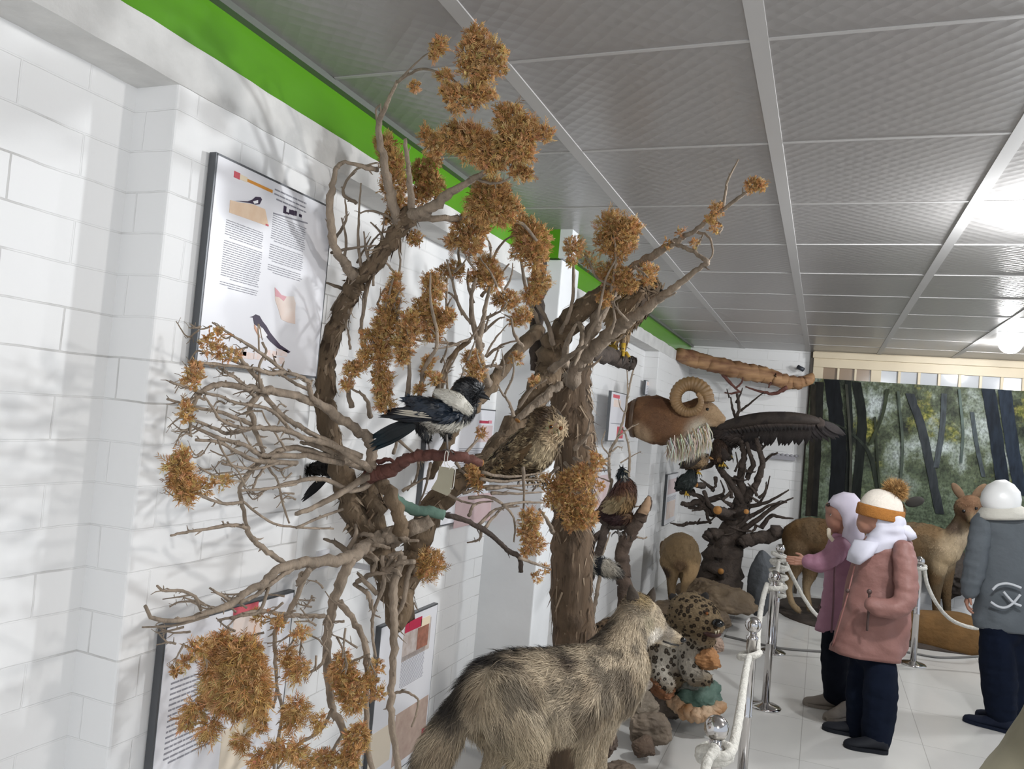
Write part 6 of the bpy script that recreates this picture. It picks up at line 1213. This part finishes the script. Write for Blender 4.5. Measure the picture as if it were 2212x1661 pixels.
KB([(1360,1128,4.5,11),(1335,1134,4.5,12),(1312,1130,4.5,9),(1290,1120,4.5,5)], m=M_dbark, name='perch_branch', spurs=.1)
KB([(1310,1132,4.5,9),(1297,1180,4.5,10),(1282,1225,4.5,9),(1262,1290,4.48,8),(1250,1340,4.45,9)], m=M_dbark, n=10); KB([(1318,1135,4.5,5),(1280,1170,4.5,8),(1274,1230,4.5,7),(1266,1290,4.5,7)], m=M_dbark)
KB([(1300,1215),(1293,1260),(1284,1310),(1276,1360)],4.4,4.4,4,5); KB([(1318,1150),(1308,1180),(1302,1200)],4.4,4.4,2,1.5)
for pts,r in (([(1312,1128),(1312,1080),(1322,1040),(1317,1031),(1317,978),(1334,945),(1350,892),(1357,849),(1370,789)],4),([(1356,860),(1355,809),(1352,790)],2),([(1358,1031),(1360,981),(1352,940),(1340,920)],3.5),([(1318,985),(1300,960),(1308,930)],2),([(1334,945),(1360,925),(1380,915)],2),([(1317,1010),(1295,990),(1285,960)],2),([(1350,892),(1340,880),(1336,862)],1.6),([(1340,1000),(1365,985),(1385,975)],1.8),([(1318,1040),(1290,1030)],2),([(1375,1160),(1390,1163),(1398,1160)],2.5),([(1370,1095),(1385,1093)],2),([(1322,975),(1335,965),(1345,968)],2),([(1312,990),(1300,1000),(1306,1020)],1.8)): KB(pts,4.55,4.6,r,r*.45,spurs=1.2)

# ---- dark far tree full of birds
D = thing('dark_tree','dark many-armed far tree with orange cut ends and birds among its branches','tree',Vector((P(1565,1300,7.5).x,7.5,0)))
def DB(pts, Y0=7.5, Y1=7.5, r0=5, r1=3, **k): k.setdefault('m', M_dbark); return branch(D, pts, Y0, Y1, r0, r1, **k)
db0 = P(1562,1300,7.5); pp, rr = bpath([(1562,1300,7.5,44),(1556,1240,7.5,44),(1566,1190,7.5,36),(1585,1140,7.5,26),(1604,1090,7.5,20),(1608,1060,7.5,15)],7.5,7.5,40,20,8,.2,6)
w = MB(); w.tube([Vector((db0.x,7.5,0)),Vector((db0.x,7.5,db0.z*.6))]+pp, [rr[0]*1.4,rr[0]*1.2]+rr, 18, .3); w.build('trunk', M_dbark, D)
for pts,r0,r1 in (([(1606,1085),(1575,1038),(1558,1017),(1550,1001),(1548,985)],10,6),([(1608,1075),(1599,1027),(1607,985),(1603,960),(1590,925),(1596,880),(1592,850)],9,3),([(1608,1080),(1628,1055),(1637,1036),(1647,1001),(1640,972),(1634,945)],9,5),([(1612,1034),(1626,1005),(1620,980),(1612,955)],6,4),([(1616,1095),(1661,1083),(1704,1058)],5,1.5),([(1587,1165),(1628,1128),(1677,1093),(1714,1075)],8,1.5),([(1644,1140),(1665,1115),(1690,1118),(1714,1120)],6,1.5),([(1612,1120),(1640,1105),(1666,1090),(1700,1085)],5,1.5),([(1640,1090),(1655,1060),(1663,1028)],3,1.2),([(1650,1110),(1680,1085),(1695,1082)],3,1),
   ([(1590,905),(1582,880),(1578,858)],4,1.5),([(1594,890),(1612,878),(1640,855),(1650,848)],3,1.2),([(1596,930),(1640,915),(1665,905)],4,1.5),([(1590,870),(1600,850),(1604,838)],3,1),([(1575,858),(1570,840)],2,1),([(1540,1110),(1510,1085),(1490,1090),(1472,1087)],9,5),([(1565,1070),(1530,1080),(1500,1068),(1475,1060)],7,4),([(1585,1130),(1550,1110),(1530,1085),(1520,1060)],8,4),([(1530,1085),(1528,1115),(1535,1130)],5,3),([(1548,985),(1540,1000),(1520,1010),(1480,1012)],6,4),([(1500,1060),(1485,1065),(1470,1064)],6,4),([(1590,1030),(1580,1060),(1560,1080)],5,3),([(1646,1000),(1664,985),(1680,978)],4,2),([(1682,1150),(1650,1160),(1615,1165),(1600,1175)],15,13),([(1575,1165),(1540,1150),(1525,1165)],14,10),([(1640,975),(1655,960),(1662,950)],3,1.5),([(1575,990),(1572,984),(1568,982)],6,5)):
    DB([(x,y) for x,y in pts],7.45,7.35,r0,r1,spurs=.5)
for pts,r in (([(1585,1115),(1565,1108),(1550,1102)],10),([(1575,1115),(1595,1112),(1612,1105)],6),([(1560,1250),(1558,1240),(1557,1234)],7),([(1520,1050),(1510,1048),(1503,1047)],6)): DB(pts,7.4,7.0,r,r,cut=True,spurs=0)
for i in range(26):
    x, y = rs_.uniform(1480,1640), rs_.uniform(1010,1150); a_ = rs_.uniform(0,6.28); l = rs_.uniform(20,45); DB([(x,y),(x+l*.5*math.cos(a_)+5,y+l*.5*math.sin(a_)),(x+l*math.cos(a_),y+l*math.sin(a_)-8)],7.4,7.35,rs_.uniform(2,5),1.2,spurs=.8)
# bare log across the corner
lg = thing('hanging_log','reddish peeled log slung across the far corner under the ceiling','log',P(1477,768,8.0))
pp, rr = bpath([(1466,764,7.75,13),(1490,774,8.0,18),(1530,784,8.1,17),(1580,796,8.2,18),(1630,806,8.3,18),(1665,814,8.36,17),(1700,826,8.42,15),(1730,826,8.47,13),(1757,815,8.52,10)],8,8.5,16,12,8,.15,21)
w = MB(); w.tube(pp, rr, 16, .18); w.build('trunk', mat('peeled_red_wood','#b08a62',.75,scale=5,bump=.7,bscale=14,stretch=(.35,1,3.2),color2='#6b4630'), lg)
for pts,r in (([(1555,800),(1580,830),(1602,850)],5),([(1600,845),(1580,850),(1565,848)],2.5),([(1590,838),(1602,826),(1605,815)],2.5),([(1665,825),(1660,838)],2),([(1700,838),(1672,850),(1640,845),(1610,835)],5)): branch(lg, pts, 8.2, 8.2, r, 1.5, M_red, spurs=.5)

# ---- tag hanging under the magpie, dark bird behind the twigs
tg = thing('paper_tag','cream paper tag on a white string hanging from the magpie branch','tag',P(965,1005,1.97))
w = MB(); w.slab([P(x,y,1.97) for x,y in ((949,1007),(981,1012),(974,1062),(966,1071),(931,1056),(944,1035))], Vector((0,.0012,0))); clean(w.build('card', mat('cream_card','#aaa48f',.8,var=.1,scale=20), tg, smooth=False))
w = MB(); w.tube([Vector(q) for q in catmull([tuple(P(x,y,1.965)) for x,y in ((962,1008),(960,992),(963,975),(968,978),(966,1000),(972,1009),(970,1014))],6)], .0011, 6); w.tube([Vector(q) for q in catmull([tuple(P(x,y,1.967)) for x,y in ((972,1012),(983,1008),(982,1030),(978,1055),(972,1054))],6)], .0012, 6); w.build('string', mat('white_string','#d9d5cb',.8), tg)
db_ = thing('dark_bird','dark bird half hidden behind the bare twigs, black tail pointing down left','bird',P(700,1020,2.12))
o_ = fuse('body', [pch([(672,1016,2.12,9),(690,1010,2.12,14),(712,1012,2.12,15),(735,1018,2.12,11)]), pch([(735,1016,2.12,10),(745,1016,2.12,9)])], .005, M_feather, db_, 3, paint=[], base=lin('#2a2522')); fur(o_, 1200, .022, .008, M_feather, db_, .15, .3, 'body_feathers', shade=.3, seed=71)
wing_px('tail', db_, 2.08, [(712,1028,0),(704,1034,0),(698,1030,0)], [(657,1080,0),(650,1088,0),(655,1072,0)], 5, .018, lin('#15161a'), None, M_gloss); w = MB(); w.tube([P(752,1016,2.12),P(764,1019,2.12)],[.006,.001],8); w.build('beak', M_beak, db_)

# ------------------------------------------------------------------ rocks and display ground
def rock(name, label, px, py, Y, rx, ry, rz, c1, c2, seed, flat=.0, group='rocks piled under the leopard', rot=0, cat='rock', facets=26, zbase=None, lump=1.0):
    rs = random.Random(seed); bm = bmesh.new(); c = P(px,py,Y); sx, sy_, s_ = sz(rx,c), sz(ry,c), sz(rz,c)
    for i in range(facets):
        d = Vector((rs.gauss(0,1),rs.gauss(0,1),rs.gauss(0,1))).normalized(); d.z = max(-1,min(1,d.z*(1+flat))); bm.verts.new((d.x*sx,d.y*sy_,d.z*s_))
    bmesh.ops.convex_hull(bm, input=bm.verts); loose = [v for v in bm.verts if not v.link_faces]; bmesh.ops.delete(bm, geom=loose, context='VERTS')
    for _ in range(4): bmesh.ops.subdivide_edges(bm, edges=bm.edges, cuts=1, use_grid_fill=True); bmesh.ops.smooth_vert(bm, verts=bm.verts, factor=.16, use_axis_x=True, use_axis_y=True, use_axis_z=True)
    bm.normal_update(); q = Vector((seed*3.1,seed*1.7,0))
    for v in bm.verts:
        d = v.co/max(s_,1e-6)
        v.co += v.normal*s_*lump*(.16*noise.noise(d*1.6+q)+.09*noise.noise(Vector((d.x*3,d.y*3,d.z*7))+q)+.05*noise.noise(d*9+q))
    me = bpy.data.meshes.new(name); bm.to_mesh(me); bm.free(); me.polygons.foreach_set('use_smooth', [True]*len(me.polygons)); o = bpy.data.objects.new(name, me); COL.objects.link(o); o.location = c; o.rotation_euler = (0,math.radians(rot),rs.uniform(0,3))
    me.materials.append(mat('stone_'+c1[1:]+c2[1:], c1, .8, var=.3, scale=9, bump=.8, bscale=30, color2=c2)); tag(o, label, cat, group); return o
rock('green_rock','big green rock with a white and orange rim on the floor',1508,1503,4.3,72,60,40,'#3f5a4e','#5f7469',3)
rim = MB(); rs2 = random.Random(8)
for i in range(34):
    t = i/33; px_, py_ = 1446+t*112, 1500+46*math.sin(.25+t*2.3)+rs2.uniform(-5,5)
    c_ = P(px_,py_,4.3-.10-.08*math.sin(t*3.1)); rim.ball(c_, [sz(rs2.uniform(9,17),c_) for _ in range(3)], 9, 7, None, .3, 2, i)
rim.build('quartz_rim', mat('orange_white_quartz','#b9a58c',.7,scale=7,bump=.6,bscale=40,color2='#9a6c3e'), bpy.data.objects['green_rock'])
w_ = rock('orange_rock','orange crystalline rock under the leopard chin',1525,1425,4.12,33,32,30,'#94683f','#b08157',5); rock('pink_rock','pale pinkish rock below the open leopard mouth',1545,1392,4.3,26,26,18,'#8a7262','#a08b7b',6)
rock('slab_rock','dark green-grey slab under the leopard paws',1488,1468,4.35,54,60,22,'#4a4c46','#5c5e56',7,.4); rock('brown_rock','smooth brown orange rock left of the green rock',1430,1482,4.1,30,30,32,'#7a4f30','#6a4227',9)
rock('pale_rock','small pale rock tucked behind the wolf chest',1392,1478,4.0,18,18,15,'#8d8378','#7c7166',10); rock('layered_rock','grey layered rock under the wolf chest',1390,1524,3.9,36,34,25,'#7d7263','#685d50',12,.3)
rock('flat_rock','wide flat grey-brown slab leaning on the floor',1402,1572,3.88,54,46,34,'#776a5b','#65594c',14,.5); rock('small_rock','small dark brown rock nearest the rope posts',1390,1613,3.75,34,30,23,'#4f4034','#5f4e3f',15)
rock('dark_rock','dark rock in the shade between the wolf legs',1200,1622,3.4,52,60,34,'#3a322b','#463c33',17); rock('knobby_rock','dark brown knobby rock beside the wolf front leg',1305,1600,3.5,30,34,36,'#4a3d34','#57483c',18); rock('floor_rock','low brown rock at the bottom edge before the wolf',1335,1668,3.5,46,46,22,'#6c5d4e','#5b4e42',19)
rock('ledge_rock','broad brown rock ledge under the gazelle',1545,1290,6.75,70,120,34,'#6f5e48','#5d4e3c',21,group=None); rock('ledge_rock','brown stony mound directly below the gazelle hooves',1470,1330,6.35,60,120,34,'#665642','#57493a',22,group=None)
rock('support_rock','dark rock holding up the crouching leopard',1420,1500,4.35,80,90,46,'#544a40','#463d35',23)
rock('standing_stone','smooth dark grey standing stone beside the coiled rope post',1644,1262,7.0,29,30,76,'#4d5054','#45484b',24,group=None,facets=70,lump=.12)
def mound(name, label, px, py, Y, rx, ry, h, c1, c2, seed, cat):
    c = P(px,py,Y); w = MB(); n, m_ = 56, 10; rings = []
    for i in range(m_+1):
        t = i/m_; rg = []
        for k in range(n):
            a_ = 2*math.pi*k/n; q = 1+.10*noise.noise(Vector((math.cos(a_)*2,math.sin(a_)*2,seed))); r_ = math.cos(t*math.pi/2)**.7 if i < m_ else .01
            x, y = c.x+rx*q*r_*math.cos(a_), Y+ry*q*r_*math.sin(a_); rg.append(Vector((x,y,max(0,h*math.sin(t*math.pi/2)*(1+.25*noise.noise(Vector((x*3,y*3,seed))))))))
        rings.append(rg)
    w.loft(rings); o = w.build(name, mat('ground_'+c1[1:], c1, .95, var=.4, scale=7, bump=1, bscale=22, color2=c2), None); return tag(o, label, cat)
mound('display_base','long dark bark-covered display base under the deer','nothing',0,0,0,0,0,0,0,0) if False else None
mound('display_base','long dark bark-covered display base under the two deer',1920,1385,7.85,1.02,.78,.055,'#4a4038','#332b25',3,'display base')
mound('earth_mound','ochre earth mound between the post and the grey coat',2045,1380,7.34,.40,.22,.26,'#6f5029','#5c4321',5,'mound')
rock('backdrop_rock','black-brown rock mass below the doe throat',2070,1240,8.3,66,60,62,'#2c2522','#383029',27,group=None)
# small things on the back wall
w = MB(); a_ = bk(1664,984); w.box((a_.x,BY-.03,a_.z-.03),(bk(1718,984).x,BY-.002,a_.z+.012))
for k in range(6): w.lathe([(0,.012),(.02,.012),(.018,.03),(0,.036)], (a_.x+.03+k*.045,BY-.016,a_.z), 10)
tag(w.build('wall_rack', mat('grey_rack','#a3a2a8',.6), smooth=False), 'small grey scalloped rack on the back wall left of the forest print', 'rack')
tcam = bk(1730,796); t = thing('wall_camera','small dark fixture high on the back wall below the log end','camera',tcam)
w = MB(); w.tube([tcam+Vector((0,0,0)),tcam+Vector((0,-.06,0))],.012,10); w.build('bracket', M_edge, t); w = MB(); w.tube([tcam+Vector((-.03,-.07,.01)),tcam+Vector((.03,-.09,-.02))],.022,14); w.build('housing', mat('dark_housing','#3a3e46',.4), t)
